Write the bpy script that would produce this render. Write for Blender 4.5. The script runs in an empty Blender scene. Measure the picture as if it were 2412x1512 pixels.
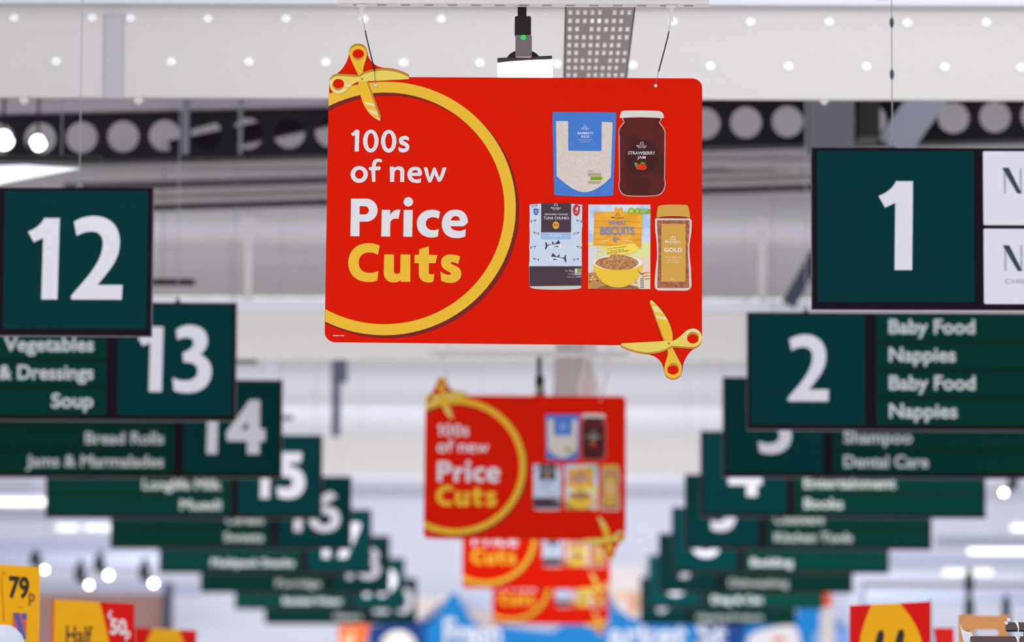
import bpy, bmesh, math, random
from mathutils import Vector, Matrix
from mathutils.geometry import tessellate_polygon

random.seed(4)
S = bpy.context.scene
COL = S.collection
rad = math.radians

# ------------------------------------------------------------------ camera
FPX = 10000.0                                     # focal length in pixels of the 2412 x 1512 frame
CAM = Vector((0, 0, 1.65))
ROT = (Matrix.Rotation(math.atan2(84, FPX), 3, 'Z')
       @ Matrix.Rotation(rad(90) + math.atan2(1014, FPX), 3, 'X')
       @ Matrix.Rotation(rad(0.25), 3, 'Z'))
cd = bpy.data.cameras.new('camera')
cam = bpy.data.objects.new('camera', cd)
COL.objects.link(cam)
cam.matrix_world = Matrix.Translation(CAM) @ ROT.to_4x4()
cd.sensor_width = 36.0
cd.lens = FPX / 2412 * 36
cd.clip_start, cd.clip_end = 0.2, 300
cd.dof.use_dof = True
cd.dof.focus_distance = 13.45
cd.dof.aperture_fstop = 2.9
S.camera = cam

# ------------------------------------------------------------------ light and exposure
S.view_settings.view_transform = 'Standard'
S.view_settings.look = 'None'
S.view_settings.gamma = 1
S.view_settings.use_curve_mapping = False
S.view_settings.exposure = 0.3
W = bpy.data.worlds.new('store_light')
S.world = W
W.use_nodes = True
W.node_tree.nodes['Background'].inputs[0].default_value = (0.95, 0.965, 1.0, 1)
W.node_tree.nodes['Background'].inputs[1].default_value = 0.95


def area(name, loc, rot, sx, sy, power, color=(1, 1, 1)):
    l = bpy.data.lights.new(name, 'AREA')
    l.shape = 'RECTANGLE'
    l.size, l.size_y, l.energy, l.color = sx, sy, power, color
    o = bpy.data.objects.new(name, l)
    COL.objects.link(o)
    o.location, o.rotation_euler = loc, rot
    return o


# unseen fill lamps added to brighten the far bays and the roof deck
for y_, p_, t_ in ((27.0, 230, 16), (31.7, 100, 36), (36.2, 230, 36), (46.2, 330, 36), (58.7, 150, 30)):
    area('bay_fill', (-0.4, y_, 5.0), (rad(t_), 0, 0), 13, .5, p_, (.96, .97, 1))
for y_, p_ in ((31.0, 55), (57.5, 300)):
    area('roof_fill', (-0.4, y_, 4.4), (rad(180), 0, 0), 15, .5, p_, (.95, .96, 1))  # unseen uplights added to brighten the roof underside
area('roof_fill', (-2.6, 18.9, 4.4), (rad(180), 0, 0), 9, .5, 80, (.95, .96, 1))
for y_ in (43.8, 48.5):
    area('roof_fill', (-0.4, y_, 3.7), (rad(180), 0, 0), 15, .8, 34, (.95, .96, 1))
area('girder_fill', (1.7, 16.4, 5.3), (rad(50), 0, 0), 5, .4, 15, (1, .98, .96))  # unseen lamps added to brighten the first girder
area('girder_fill', (-2.2, 16.4, 5.3), (rad(50), 0, 0), 3, .4, 1, (1, .98, .97))


# ------------------------------------------------------------------ helpers
def at(px, py, Y):
    """world point seen at pixel (px, py) on the vertical plane at distance Y down the store"""
    d = ROT @ Vector(((px - 1206) / FPX, -(py - 756) / FPX, -1.0))
    return CAM + d * (Y / d.y)


def lin(c):
    return tuple(((v / 255) / 12.92 if v / 255 <= .04045 else ((v / 255 + .055) / 1.055) ** 2.4) for v in c)


MATS = {}


def mat(rgb, rough=.5, metal=0.0, emit=0.0, grain=0.04, scale=60.0, spec=.2, fleck=None):
    key = (tuple(rgb), rough, metal, emit, grain, scale, spec, fleck)
    if key in MATS:
        return MATS[key]
    m = bpy.data.materials.new('m_%02x%02x%02x' % tuple(int(v) for v in rgb))
    m.use_nodes = True
    nt = m.node_tree
    b = nt.nodes['Principled BSDF']
    base = lin(rgb) + (1,)
    b.inputs['Roughness'].default_value = rough
    b.inputs['Metallic'].default_value = metal
    b.inputs['Specular IOR Level'].default_value = spec
    tc = nt.nodes.new('ShaderNodeTexCoord')
    no = nt.nodes.new('ShaderNodeTexNoise')
    no.inputs['Scale'].default_value = scale
    no.inputs['Detail'].default_value = 3
    nt.links.new(tc.outputs['Object'], no.inputs['Vector'])
    ra = nt.nodes.new('ShaderNodeValToRGB')
    if fleck:
        ra.color_ramp.elements[0].position, ra.color_ramp.elements[1].position = .42, .6
        ra.color_ramp.elements[0].color = lin(fleck) + (1,)
        ra.color_ramp.elements[1].color = base
    else:
        ra.color_ramp.elements[0].color = tuple(v * (1 - grain) for v in base[:3]) + (1,)
        ra.color_ramp.elements[1].color = tuple(min(1, v * (1 + grain)) for v in base[:3]) + (1,)
    nt.links.new(no.outputs['Fac'], ra.inputs['Fac'])
    nt.links.new(ra.outputs['Color'], b.inputs['Base Color'])
    if emit:
        b.inputs['Emission Color'].default_value = base
        b.inputs['Emission Strength'].default_value = emit
    MATS[key] = m
    return m


class MB:
    """collects faces for ONE mesh"""

    def __init__(self):
        self.v, self.f, self.m, self.mats = [], [], [], []

    def mi(self, m):
        if m not in self.mats:
            self.mats.append(m)
        return self.mats.index(m)

    def add(self, vs, fs, m):
        k, i = len(self.v), self.mi(m)
        self.v += [tuple(p) for p in vs]
        for f in fs:
            self.f.append(tuple(k + a for a in f))
            self.m.append(i)
        return self

    def hexa(self, p, m):
        return self.add(p, [(0, 1, 2, 3), (7, 6, 5, 4), (0, 4, 5, 1), (1, 5, 6, 2), (2, 6, 7, 3), (3, 7, 4, 0)], m)

    def box(self, a, b, m, bev=0.0):
        (x0, y0, z0), (x1, y1, z1) = a, b
        if not bev:
            return self.hexa([(x0, y0, z0), (x1, y0, z0), (x1, y0, z1), (x0, y0, z1),
                              (x0, y1, z0), (x1, y1, z0), (x1, y1, z1), (x0, y1, z1)], m)
        e = bev                                       # chamfered along the y edges and the front rim
        o = [(x0 + e, z0), (x1 - e, z0), (x1, z0 + e), (x1, z1 - e), (x1 - e, z1), (x0 + e, z1), (x0, z1 - e), (x0, z0 + e)]
        cx, cz = (x0 + x1) / 2, (z0 + z1) / 2
        fr = [(p[0] - math.copysign(e * .6, p[0] - cx), y0, p[1] - math.copysign(e * .6, p[1] - cz)) for p in o]
        md = [(p[0], y0 + e * .6, p[1]) for p in o]
        bk = [(p[0], y1, p[1]) for p in o]
        n = 8
        fs = [tuple(range(n)), tuple(reversed(range(2 * n, 3 * n)))]
        for r in (0, n):
            for i in range(n):
                j = (i + 1) % n
                fs.append((r + i, r + n + i, r + n + j, r + j))
        return self.add(fr + md + bk, fs, m)

    def tube(self, pts, r, m, n=10):
        pts = [Vector(p) for p in pts]
        rs = r if isinstance(r, (list, tuple)) else [r] * len(pts)
        vs, fs = [], []
        for i, p in enumerate(pts):
            t = (pts[min(i + 1, len(pts) - 1)] - pts[max(i - 1, 0)]).normalized()
            u = t.cross(Vector((0.31, 1, 0.17))).normalized()
            w = t.cross(u)
            for k in range(n):
                a = 2 * math.pi * k / n
                vs.append(p + (u * math.cos(a) + w * math.sin(a)) * rs[i])
        for i in range(len(pts) - 1):
            for k in range(n):
                j = (k + 1) % n
                fs.append((i * n + k, i * n + j, (i + 1) * n + j, (i + 1) * n + k))
        fs.append(tuple(range(n)))
        fs.append(tuple(reversed(range((len(pts) - 1) * n, len(pts) * n))))
        return self.add(vs, fs, m)

    def lathe(self, c, prof, m, axis='Z', n=20):
        """profile of (radius, height) turned about an axis through c"""
        vs, fs = [], []
        for r, h in prof:
            for k in range(n):
                a = 2 * math.pi * k / n
                x, y = r * math.cos(a), r * math.sin(a)
                q = {'Z': (x, y, h), 'Y': (x, h, y), 'X': (h, x, y)}[axis]
                vs.append((c[0] + q[0], c[1] + q[1], c[2] + q[2]))
        for i in range(len(prof) - 1):
            for k in range(n):
                j = (k + 1) % n
                fs.append((i * n + k, i * n + j, (i + 1) * n + j, (i + 1) * n + k))
        fs.append(tuple(range(n)))
        fs.append(tuple(reversed(range((len(prof) - 1) * n, len(prof) * n))))
        return self.add(vs, fs, m)

    def prism(self, conts, fn, y0, y1, m, side=None):
        """2D contours (px) -> plate between depths y0 (front) and y1 (back); fn maps px to (x, z)"""
        conts = [[fn(p) for p in c] for c in conts]
        tris = tessellate_polygon([[Vector((p[0], p[1], 0)) for p in c] for c in conts])
        flat = [p for c in conts for p in c]
        n = len(flat)
        self.add([(p[0], y0, p[1]) for p in flat] + [(p[0], y1, p[1]) for p in flat],
                 [tuple(t) for t in tris] + [tuple(n + a for a in reversed(t)) for t in tris], m)
        k = 0
        for c in conts:
            L = len(c)
            vs = [(p[0], y0, p[1]) for p in c] + [(p[0], y1, p[1]) for p in c]
            self.add(vs, [(i, (i + 1) % L, L + (i + 1) % L, L + i) for i in range(L)], side or m)
        return self

    def flat(self, conts, fn, y, m):
        conts = [[fn(p) for p in c] for c in conts]
        tris = tessellate_polygon([[Vector((p[0], p[1], 0)) for p in c] for c in conts])
        flat = [p for c in conts for p in c]
        fs = []
        for t in tris:
            a, b, c = (flat[i] for i in t)
            cr = (b[0] - a[0]) * (c[1] - a[1]) - (b[1] - a[1]) * (c[0] - a[0])
            fs.append(tuple(t) if cr > 0 else tuple(reversed(t)))
        return self.add([(p[0], y, p[1]) for p in flat], fs, m)

    def build(self, name, parent=None, smooth=False, **props):
        me = bpy.data.meshes.new(name)
        me.from_pydata(self.v, [], self.f)
        for m in self.mats:
            me.materials.append(m)
        me.polygons.foreach_set('material_index', self.m)
        if smooth:
            me.polygons.foreach_set('use_smooth', [True] * len(me.polygons))
        if smooth:
            bm = bmesh.new()
            bm.from_mesh(me)
            bmesh.ops.recalc_face_normals(bm, faces=bm.faces)
            bm.to_mesh(me)
            bm.free()
        me.update()
        o = bpy.data.objects.new(name, me)
        COL.objects.link(o)
        if parent:
            o.parent = parent
        for k, v in props.items():
            o[k] = v
        return o


def thing(name, label, cat, loc=(0, 0, 0), group=None, rotz=0.0):
    o = bpy.data.objects.new(name, None)
    o.empty_display_size = .1
    COL.objects.link(o)
    o.location = loc
    o.rotation_euler = (0, 0, rotz)
    o['label'], o['category'] = label, cat
    if group:
        o['group'] = group
    return o


def tag(o, label, cat, group=None):
    o['label'], o['category'] = label, cat
    if group:
        o['group'] = group
    return o


def copy_tree(o, parent=None):
    c = o.copy()
    COL.objects.link(c)
    if parent:
        c.parent = parent
    for ch in list(o.children):
        copy_tree(ch, c)
    return c


# ---- outlines: M, L, C, Q, Z as in drawings; h = quarter arc leaving level, v = quarter arc leaving upright
def path(d, n=9):
    tok = d.replace(',', ' ').replace('Z', ' Z ')
    for ch in 'MLCQhv':
        tok = tok.replace(ch, ' %s ' % ch)
    tok = tok.split()
    out, cur, i, cmd = [], [], 0, 'M'
    num = lambda k: [float(t) for t in tok[i:i + k]]
    K = .5523
    while i < len(tok):
        if tok[i] in 'MLCQhvZ':
            cmd = tok[i]
            i += 1
            if cmd == 'Z':
                out.append(cur)
                cur = []
            continue
        if cmd in 'ML':
            x, y = num(2)
            i += 2
            cur.append((x, y))
            continue
        p0 = cur[-1]
        if cmd == 'C':
            a = num(6)
            i += 6
            p1, p2, p3 = (a[0], a[1]), (a[2], a[3]), (a[4], a[5])
        elif cmd == 'Q':
            a = num(4)
            i += 4
            p3 = (a[2], a[3])
            p1 = tuple(p0[k] + (a[k] - p0[k]) * 2 / 3 for k in (0, 1))
            p2 = tuple(p3[k] + (a[k] - p3[k]) * 2 / 3 for k in (0, 1))
        else:
            a = num(2)
            i += 2
            p3 = (a[0], a[1])
            c = (p3[0], p0[1]) if cmd == 'h' else (p0[0], p3[1])
            p1 = tuple(p0[k] + (c[k] - p0[k]) * K for k in (0, 1))
            p2 = tuple(p3[k] + (c[k] - p3[k]) * K for k in (0, 1))
        for q in range(1, n + 1):
            t = q / n
            u = 1 - t
            cur.append(tuple(u ** 3 * p0[k] + 3 * u * u * t * p1[k] + 3 * u * t * t * p2[k] + t ** 3 * p3[k] for k in (0, 1)))
    if cur:
        out.append(cur)
    res = []
    for c in out:                                    # no doubled points
        d2 = [p for j, p in enumerate(c) if math.dist(p, c[j - 1]) > 1e-6]
        if len(d2) > 2:
            res.append(d2)
    return res


def ell(cx, cy, rx, ry, n=40, a0=0.0, a1=360.0):
    full = a1 - a0 >= 360
    return [(cx + rx * math.cos(rad(a0 + (a1 - a0) * k / (n if full else n - 1))),
             cy + ry * math.sin(rad(a0 + (a1 - a0) * k / (n if full else n - 1)))) for k in range(n)]


def rect(x0, y0, x1, y1):
    return [(x0, y0), (x1, y0), (x1, y1), (x0, y1)]


TXT = {}


def text_tris(body, bold=0.0):
    """outline of some lettering as triangles, scaled into a unit box (x right, y down)"""
    key = (body, bold)
    if key in TXT:
        return TXT[key]
    cu = bpy.data.curves.new('lettering', 'FONT')
    cu.body, cu.offset, cu.resolution_u = body, bold, 4
    o = bpy.data.objects.new('lettering', cu)
    COL.objects.link(o)
    dg = bpy.context.evaluated_depsgraph_get()
    me = bpy.data.meshes.new_from_object(o.evaluated_get(dg))
    vs = [(v.co.x, v.co.y) for v in me.vertices]
    fs = [tuple(p.vertices) for p in me.polygons]
    bpy.data.objects.remove(o)
    bpy.data.curves.remove(cu)
    bpy.data.meshes.remove(me)
    x0, x1 = min(v[0] for v in vs), max(v[0] for v in vs)
    y0, y1 = min(v[1] for v in vs), max(v[1] for v in vs)
    TXT[key] = ([((x - x0) / (x1 - x0), (y1 - y) / (y1 - y0)) for x, y in vs], fs, x1 - x0, y1 - y0)
    return TXT[key]


def put_text(mb, body, box, fn, y, m, bold=0.0, shear=0.0):
    vs, fs, _, _ = text_tris(body, bold)
    x0, y0, x1, y1 = box
    pts = [fn((x0 + u * (x1 - x0), y0 + v * (y1 - y0) + shear * (x0 + u * (x1 - x0) - (x0 + x1) / 2))) for u, v in vs]
    ff = []
    for f in fs:
        a, b, c = pts[f[0]], pts[f[1]], pts[f[2]]
        cr = (b[0] - a[0]) * (c[1] - a[1]) - (b[1] - a[1]) * (c[0] - a[0])
        ff.append(f if cr >= 0 else tuple(reversed(f)))
    mb.add([(p[0], y, p[1]) for p in pts], ff, m)


# ------------------------------------------------------------------ large structure
WHITE = mat((226, 222, 220), .6, spec=.3)
GIRD = mat((212, 208, 207), .6, spec=.15)
OFFW = mat((232, 230, 234), .6)
PALE = mat((222, 226, 240), .65)
DARK = mat((24, 17, 28), .6, spec=.2)
BLACK = mat((12, 8, 12), .5, spec=.3)
STEEL = mat((120, 122, 128), .35, .8)
GREY = mat((120, 118, 124), .6)


def struct(o):
    o['kind'] = 'structure'
    return o


ZR = CAM.z + 3.8                                      # underside of the roof deck
struct(MB().box((-16, -6, -.2), (16, 72, 0), mat((222, 214, 206), .4, grain=.05, scale=1.5)).build('floor'))
deck = mat((164, 162, 170), .6, grain=.1, scale=2.0)
deck_lit = mat((208, 211, 222), .6, grain=.03, scale=1.0)  # same deck made paler: the far bays' brighter light put into the colour
for ya, yb in ((23.6, 35.6), (40.8, 51.0), (57.2, 66.2)):      # deck between the added rooflights
    roof = MB()
    x = -10.2
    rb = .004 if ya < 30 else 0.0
    while x < 10:                                     # shallow trapezoidal ribs running down the store
        for (a, za, b, zb) in ((0, 0, .13, 0), (.13, 0, .16, rb), (.16, rb, .27, rb), (.27, rb, .30, 0)):
            roof.add([(x + a, ya, ZR + za), (x + b, ya, ZR + zb), (x + b, yb, ZR + zb), (x + a, yb, ZR + za)], [(0, 1, 2, 3)], deck if ya < 30 else deck_lit)
        x += .30
    roof.box((-10.2, ya, ZR + .06), (10.2, yb, ZR + .2), deck)
    struct(roof.build('ceiling'))
gm = bpy.data.materials.new('clear_glazing')
gm.use_nodes = True
gn = gm.node_tree
tb = gn.nodes.new('ShaderNodeBsdfTransparent')
tb.inputs[0].default_value = (.97, .98, 1, 1)
gn.links.new(tb.outputs[0], gn.nodes['Material Output'].inputs['Surface'])
for i, (ya, yb) in enumerate(((10.0, 23.6), (35.6, 40.8), (51.0, 57.2))):      # unseen rooflights added between the decks to let daylight in
    w = struct(MB().box((-10.2, ya, ZR + .01), (10.2, yb, ZR + .014), gm).build('added_rooflight_%d' % (i + 1)))
    wb_ = MB()
    xx = -10.2
    while xx < 10.3:
        wb_.box((xx - .02, ya, ZR), (xx + .02, yb, ZR + .06), OFFW)
        xx += 1.7
    wb_.build('glazing_bars', w)
struct(MB().box((-14, 64, 0), (14, 64.3, ZR), PALE).build('wall_back'))


def girder(Y, bottom, lip=.022, name='ceiling_beam'):
    z0 = bottom
    b = MB()
    b.box((-12, Y, z0), (12, Y + .05, z0 + .405), GIRD)
    b.box((-12, Y - .06, z0 + .42 - lip), (12, Y + .31, z0 + .42), mat((216, 220, 230), .6))
    o = struct(b.build(name))
    return o


g1 = girder(18.0, at(1206, 231, 18.0).z)
g2 = girder(30.0, at(1206, 848, 30.0).z, .085)
g3 = girder(42.5, at(1206, 1120, 42.5).z)
capm = mat((255, 255, 255), .2, spec=1.0)
cap0 = None
CAPS = [(33, 42), (217, 42), (307, 43), (489, 44), (673, 44), (857, 45), (1039, 45), (1222, 47), (1404, 49), (1585, 51), (1768, 52),
        (1953, 52), (2137, 54), (2323, 53), (132, 146), (403, 147), (586, 147), (767, 148), (950, 149), (1130, 150), (1312, 153),
        (1490, 155), (1673, 157), (1857, 158), (2041, 158), (2225, 159), (2405, 160)]
for px, py in CAPS:
    p = at(px, py, 18.0)
    if cap0 is None:
        cap0 = MB().lathe((0, 0, 0), [(.022, .002), (.0215, -.004), (.018, -.007), (.010, -.009), (.001, -.0097)], capm, 'Y').build('bolt_cap', g1, True)
        cap0['label'] = 'glossy white bolt cap'
        c = cap0
    else:
        c = cap0.copy()
        COL.objects.link(c)
        c.parent = g1
    c.location = (p.x, 18.0, p.z)
for px in (55, 325, 1942):
    p = at(px, 234, 18.0)
    MB().lathe((p.x, 18.025, p.z), [(.022, 0.012), (.02, -.006), (.006, -.02)], WHITE).build('bolt_tip', g1, True)
p0, p1 = at(252, 30, 17.97), at(280, 230, 17.97)
jb = MB()
jb.hexa([(p0.x, 17.985, p1.z), (p1.x, 17.985, p1.z), (p1.x, 17.985, p0.z), (p0.x, 17.985, p0.z),
         (p0.x - .02, 18, p1.z), (p1.x + .02, 18, p1.z), (p1.x + .02, 18, p0.z), (p0.x - .02, 18, p0.z)], mat((186, 182, 188), .55))
jb.build('joint_cover', g1)

# cellular beam: dark web pierced by round holes, slightly rising to the right
YB = 24.0
hb = lambda px: 371 - (px - 300) * .0225              # lower edge in the photo
cb = MB()
fn = lambda q: (lambda w: (w.x, w.z))(at(q[0], q[1], YB))
for k in range(-3, 29):
    cx = 97.8 * k + 94.5
    if 0 <= k <= 26 or True:
        xl, xr = cx - 48.9, cx + 48.9
        cyc = hb(cx) - 50
        cont = [[(xl, hb(xl)), (xr, hb(xr)), (xr, hb(xr) - 125), (xl, hb(xl) - 125)], ell(cx, cyc, 37, 37, 28)]
        cb.prism(cont, fn, YB, YB + .012, DARK)
for (da, db, m) in ((0, 10, DARK), (-106, -133, mat((168, 162, 172), .6))):
    a, b, c, d = at(-330, hb(-330) + da, YB), at(2750, hb(2750) + da, YB), at(2750, hb(2750) + db, YB), at(-330, hb(-330) + db, YB)
    lo = [(a.x, a.z), (b.x, b.z), (c.x, c.z), (d.x, d.z)]
    cb.hexa([(q[0], YB - .08, q[1]) for q in lo] + [(q[0], YB + .1, q[1]) for q in lo], m)
struct(cb.build('cellular_beam'))


def bar_px(mb, a, b, w, Y, m, dep=.08):
    """straight member from pixel a to pixel b, w pixels wide, at distance Y"""
    d = Vector((b[0] - a[0], b[1] - a[1])).normalized()
    nn = Vector((-d.y, d.x)) * (w / 2)
    q = [at(a[0] + nn.x, a[1] + nn.y, Y), at(b[0] + nn.x, b[1] + nn.y, Y), at(b[0] - nn.x, b[1] - nn.y, Y), at(a[0] - nn.x, a[1] - nn.y, Y)]
    return mb.hexa([(p.x, Y, p.z) for p in q] + [(p.x, Y + dep, p.z) for p in q], m)


def box_px(mb, x0, y0, x1, y1, Y, dep, m, bev=0.0):
    a, b = at(x0, y1, Y), at(x1, y0, Y)
    return mb.box((a.x, Y, a.z), (b.x, Y + dep, b.z), m, bev)


struct(bar_px(bar_px(MB(), (400, 352), (800, 268), 42, 25.2, DARK), (420, 300), (560, 262), 18, 25.3, DARK).build('roof_brace'))
struct(bar_px(MB(), (2105, 345), (2215, 190), 84, 23.6, mat((136, 138, 150), .6)).build('roof_brace'))
struct(box_px(MB(), 1906, 180, 2012, 345, 23.5, .3, mat((98, 98, 106), .6)).build('roof_duct'))
struct(box_px(MB(), 2022, 180, 2072, 322, 23.55, .3, BLACK).build('roof_post'))
struct(bar_px(MB(), (1858, 716), (1925, 596), 34, 29.7, mat((58, 64, 80), .6)).build('roof_brace'))
for px in (585, 1796):
    a, b = at(px, 726, 30.1), at(px, 600, 30.1)
    struct(MB().tube([a, (b.x, 30.1, ZR)], .026, WHITE).build('beam_hanger'))
pur = mat((62, 58, 66), .6)
struct(box_px(box_px(MB(), 781, 842, 817, 900, 40.0, .14, mat((62, 64, 84), .6)), 781, 900, 800, 1026, 40.0, .14, mat((62, 64, 84), .6)).build('roof_post'))
for px, r in ((437, .02), (566, .012), (790, .012)):
    a = at(px, 362, 23.8)
    struct(MB().tube([(a.x, 23.8, a.z), (a.x, 23.8, ZR)], r, mat((120, 120, 130), .5)).build('ceiling_rod'))
for (ya, yb, w_, Y_, m_) in ((494, 428, 13, 27.0, pur), (470, 404, 9, 27.1, mat((170, 162, 160), .6)), (440, 380, 16, 27.6, mat((96, 92, 98), .6))):
    struct(bar_px(MB(), (150, ya), (2300, yb), w_, Y_, m_).build('roof_purlin'))
# wood-clad end wall low on the left and its dark post
p = at(388, 1398, 58)
struct(MB().box((-8.5, 58, 0), (p.x, 58.2, p.z), mat((150, 118, 112), .6, grain=.2, scale=3)).build('wall_left'))
struct(MB().box((p.x, 57.9, 0), (p.x + .1, 58.2, p.z + .15), mat((66, 68, 88), .6)).build('trim_1'))

# perforated cable tray running down the store
tr = MB()
tz = CAM.z + 2.62
tm = mat((150, 142, 138), .5, .1)
xc, hw = .183, .118
ncol, pit = 9, .176
cw = 2 * hw / ncol
for k in range(ncol + 1):
    xx = xc - hw + k * cw
    e = .0068
    tr.box((xx - e, 12, tz), (xx + e, 40, tz + .002), tm)
Y = 12.0
j = 0
while Y < 40:
    for k in range(ncol):
        xx = xc - hw + k * cw
        off = (j * 3 + k * 2) % 9 == 4
        tr.box((xx + .0068, Y, tz), (xx + cw - .0068, Y + (pit if off else .075), tz + .002), tm)
    Y += pit
    j += 1
for sx in (-1, 1):
    xx = xc + sx * (hw + .004)
    tr.box((xx - .002, 12, tz), (xx + .002, 40, tz + .06), tm)
tray = tag(tr.build('cable_tray'), 'perforated grey metal cable tray running overhead behind the nearest red sign', 'cable tray')
for Y in (19, 26, 33, 39.5):
    for sx in (-1, 1):
        MB().tube([(xc + sx * (hw + .01), Y, tz + .01), (xc + sx * (hw + .01), Y, ZR if Y > 18.3 else ZR)], .004, STEEL, 6).build('hanger_rod', tray)

# ------------------------------------------------------------------ the red price-cut sign
YS = 13.32
PSX = 1.189 / 886
ctr = at(1210, 495, YS)
GAP = .0004


def ld(k):
    return -.0004 - GAP * k


def crop(x0, y0, s):
    def f(q):
        px, py = x0 + q[0] / s, y0 + q[1] / s
        return ((px - 1210) * PSX, -(py - 495) * PSX * 1.004)
    return f


PX = crop(0, 0, 1)
K3 = crop(760, 90, 7.2)
K5 = crop(1420, 690, 6.873)
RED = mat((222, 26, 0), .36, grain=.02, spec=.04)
YEL = mat((238, 188, 46), .38)
PALEY = mat((233, 210, 92), .38)
CREAM = mat((234, 220, 160), .38)
OCHRE = mat((190, 138, 50), .4)
MAROON = mat((120, 22, 20), .4)
LET = mat((226, 224, 230), .4)
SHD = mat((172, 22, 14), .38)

sign = thing('hanging_sign', 'nearest and largest red price cuts sign, in sharp focus at the centre', 'sign', ctr, 'red price cuts signs')
# board with the two scissor-shaped tabs
b1 = path('M88 1000 L92 760 C92 690 140 620 215 595 C300 545 400 400 425 250 C420 130 490 72 580 74 C680 76 735 140 740 250 C770 380 880 480 1030 490 C1180 490 1330 540 1448 604 L1452 648 Z')[0]
b2 = path('M1605 560 L1605 660 C1614 720 1600 810 1535 866 C1500 890 1480 900 1465 905 C1380 960 1320 1060 1285 1210 C1270 1330 1220 1397 1130 1398 C1040 1398 995 1310 985 1210 C950 1080 860 1010 730 990 C600 985 420 940 298 872 L300 842 Z')[0]
outl = [K3(q) for q in b1] + [PX(q) for q in path('M1630 181 h1654 203 Z')[0]] + [K5(q) for q in b2] + \
       [PX(q) for q in path('M793 808 h767 784 L771 260 Z')[0]]
MB().prism([outl], lambda q: q, 0.0, .005, RED, mat((240, 225, 222), .5)).build('board', sign)


def ring(dx, dy):
    rx, ry, cx, cy = 309, 300, 906 + dx, 491 + dy
    pts = []
    for (ax, ay, rev) in ((rx, ry, 0), (rx - 27, ry - 26, 1)):
        t0 = math.degrees(math.acos((771.5 - cx) / ax))
        t1 = math.degrees(math.acos((768 - cx) / ax))
        seg = ell(cx, cy, ax, ay, 90, -t0, t1)
        pts += seg[::-1] if rev else seg
    return pts


rg = MB()
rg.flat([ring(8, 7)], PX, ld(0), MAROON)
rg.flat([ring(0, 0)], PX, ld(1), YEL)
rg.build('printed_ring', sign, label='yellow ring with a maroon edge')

G2 = crop(810, 450, 6.574)
G1 = crop(800, 290, 8.614)
price = ['M107 125 L345 125 h522 303 v345 483 L243 483 L243 710 L102 710 Z M243 243 L325 243 h385 306 v325 370 L243 370 Z',
         'M585 297 L718 297 L718 385 C735 330 790 280 875 295 L845 440 C780 420 718 445 718 520 L718 713 L580 713 Z',
         'M924 298 L1066 298 L1060 715 L922 715 Z',
         'M1492 325 L1468 436 C1440 418 1410 410 1385 410 C1315 410 1270 450 1270 510 C1270 570 1315 612 1385 612 C1415 612 1445 604 1470 592 L1458 708 C1425 720 1395 727 1360 727 C1220 727 1130 640 1130 510 C1130 380 1225 292 1370 292 C1415 292 1455 305 1492 325 Z',
         'M1890 592 L1882 708 C1840 727 1795 735 1745 735 C1605 735 1515 650 1515 515 C1515 380 1600 290 1730 290 C1850 290 1922 365 1922 490 L1860 550 L1652 550 C1665 595 1715 620 1780 620 C1820 620 1858 610 1890 592 Z M1656 460 L1798 460 C1792 415 1770 392 1732 392 C1695 392 1668 415 1656 460 Z']
cuts = ['M560 857 L530 998 C485 972 445 962 400 962 C295 962 235 1025 235 1120 C235 1215 300 1277 405 1277 C455 1277 500 1267 540 1248 L525 1393 C480 1412 440 1420 395 1420 C200 1420 72 1305 72 1120 C72 935 200 815 395 815 C455 815 510 832 560 857 Z',
        'M628 990 L781 990 L781 1245 C781 1275 798 1290 828 1290 C860 1290 879 1275 879 1245 L879 990 L1034 990 L1034 1415 L888 1415 L888 1390 C850 1418 815 1425 780 1425 C680 1425 622 1365 622 1260 Z',
        'M1320 860 L1320 995 L1452 995 L1425 1124 L1320 1124 L1320 1260 C1320 1285 1335 1297 1358 1297 C1375 1297 1393 1292 1408 1283 L1393 1408 C1370 1420 1345 1424 1318 1424 C1220 1424 1165 1370 1165 1275 L1165 1124 L1097 1124 L1097 993 L1168 993 L1168 910 Z',
        'M1804 1018 L1775 1138 C1740 1118 1710 1107 1685 1107 C1660 1107 1652 1120 1665 1132 C1680 1147 1740 1155 1780 1190 C1810 1215 1824 1250 1824 1285 C1824 1370 1760 1430 1655 1430 C1600 1430 1555 1418 1513 1393 L1498 1248 C1545 1283 1590 1303 1630 1303 C1660 1303 1672 1288 1660 1275 C1645 1258 1590 1245 1550 1208 C1520 1180 1507 1150 1507 1115 C1507 1038 1565 987 1650 987 C1710 987 1760 998 1804 1018 Z']
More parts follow.
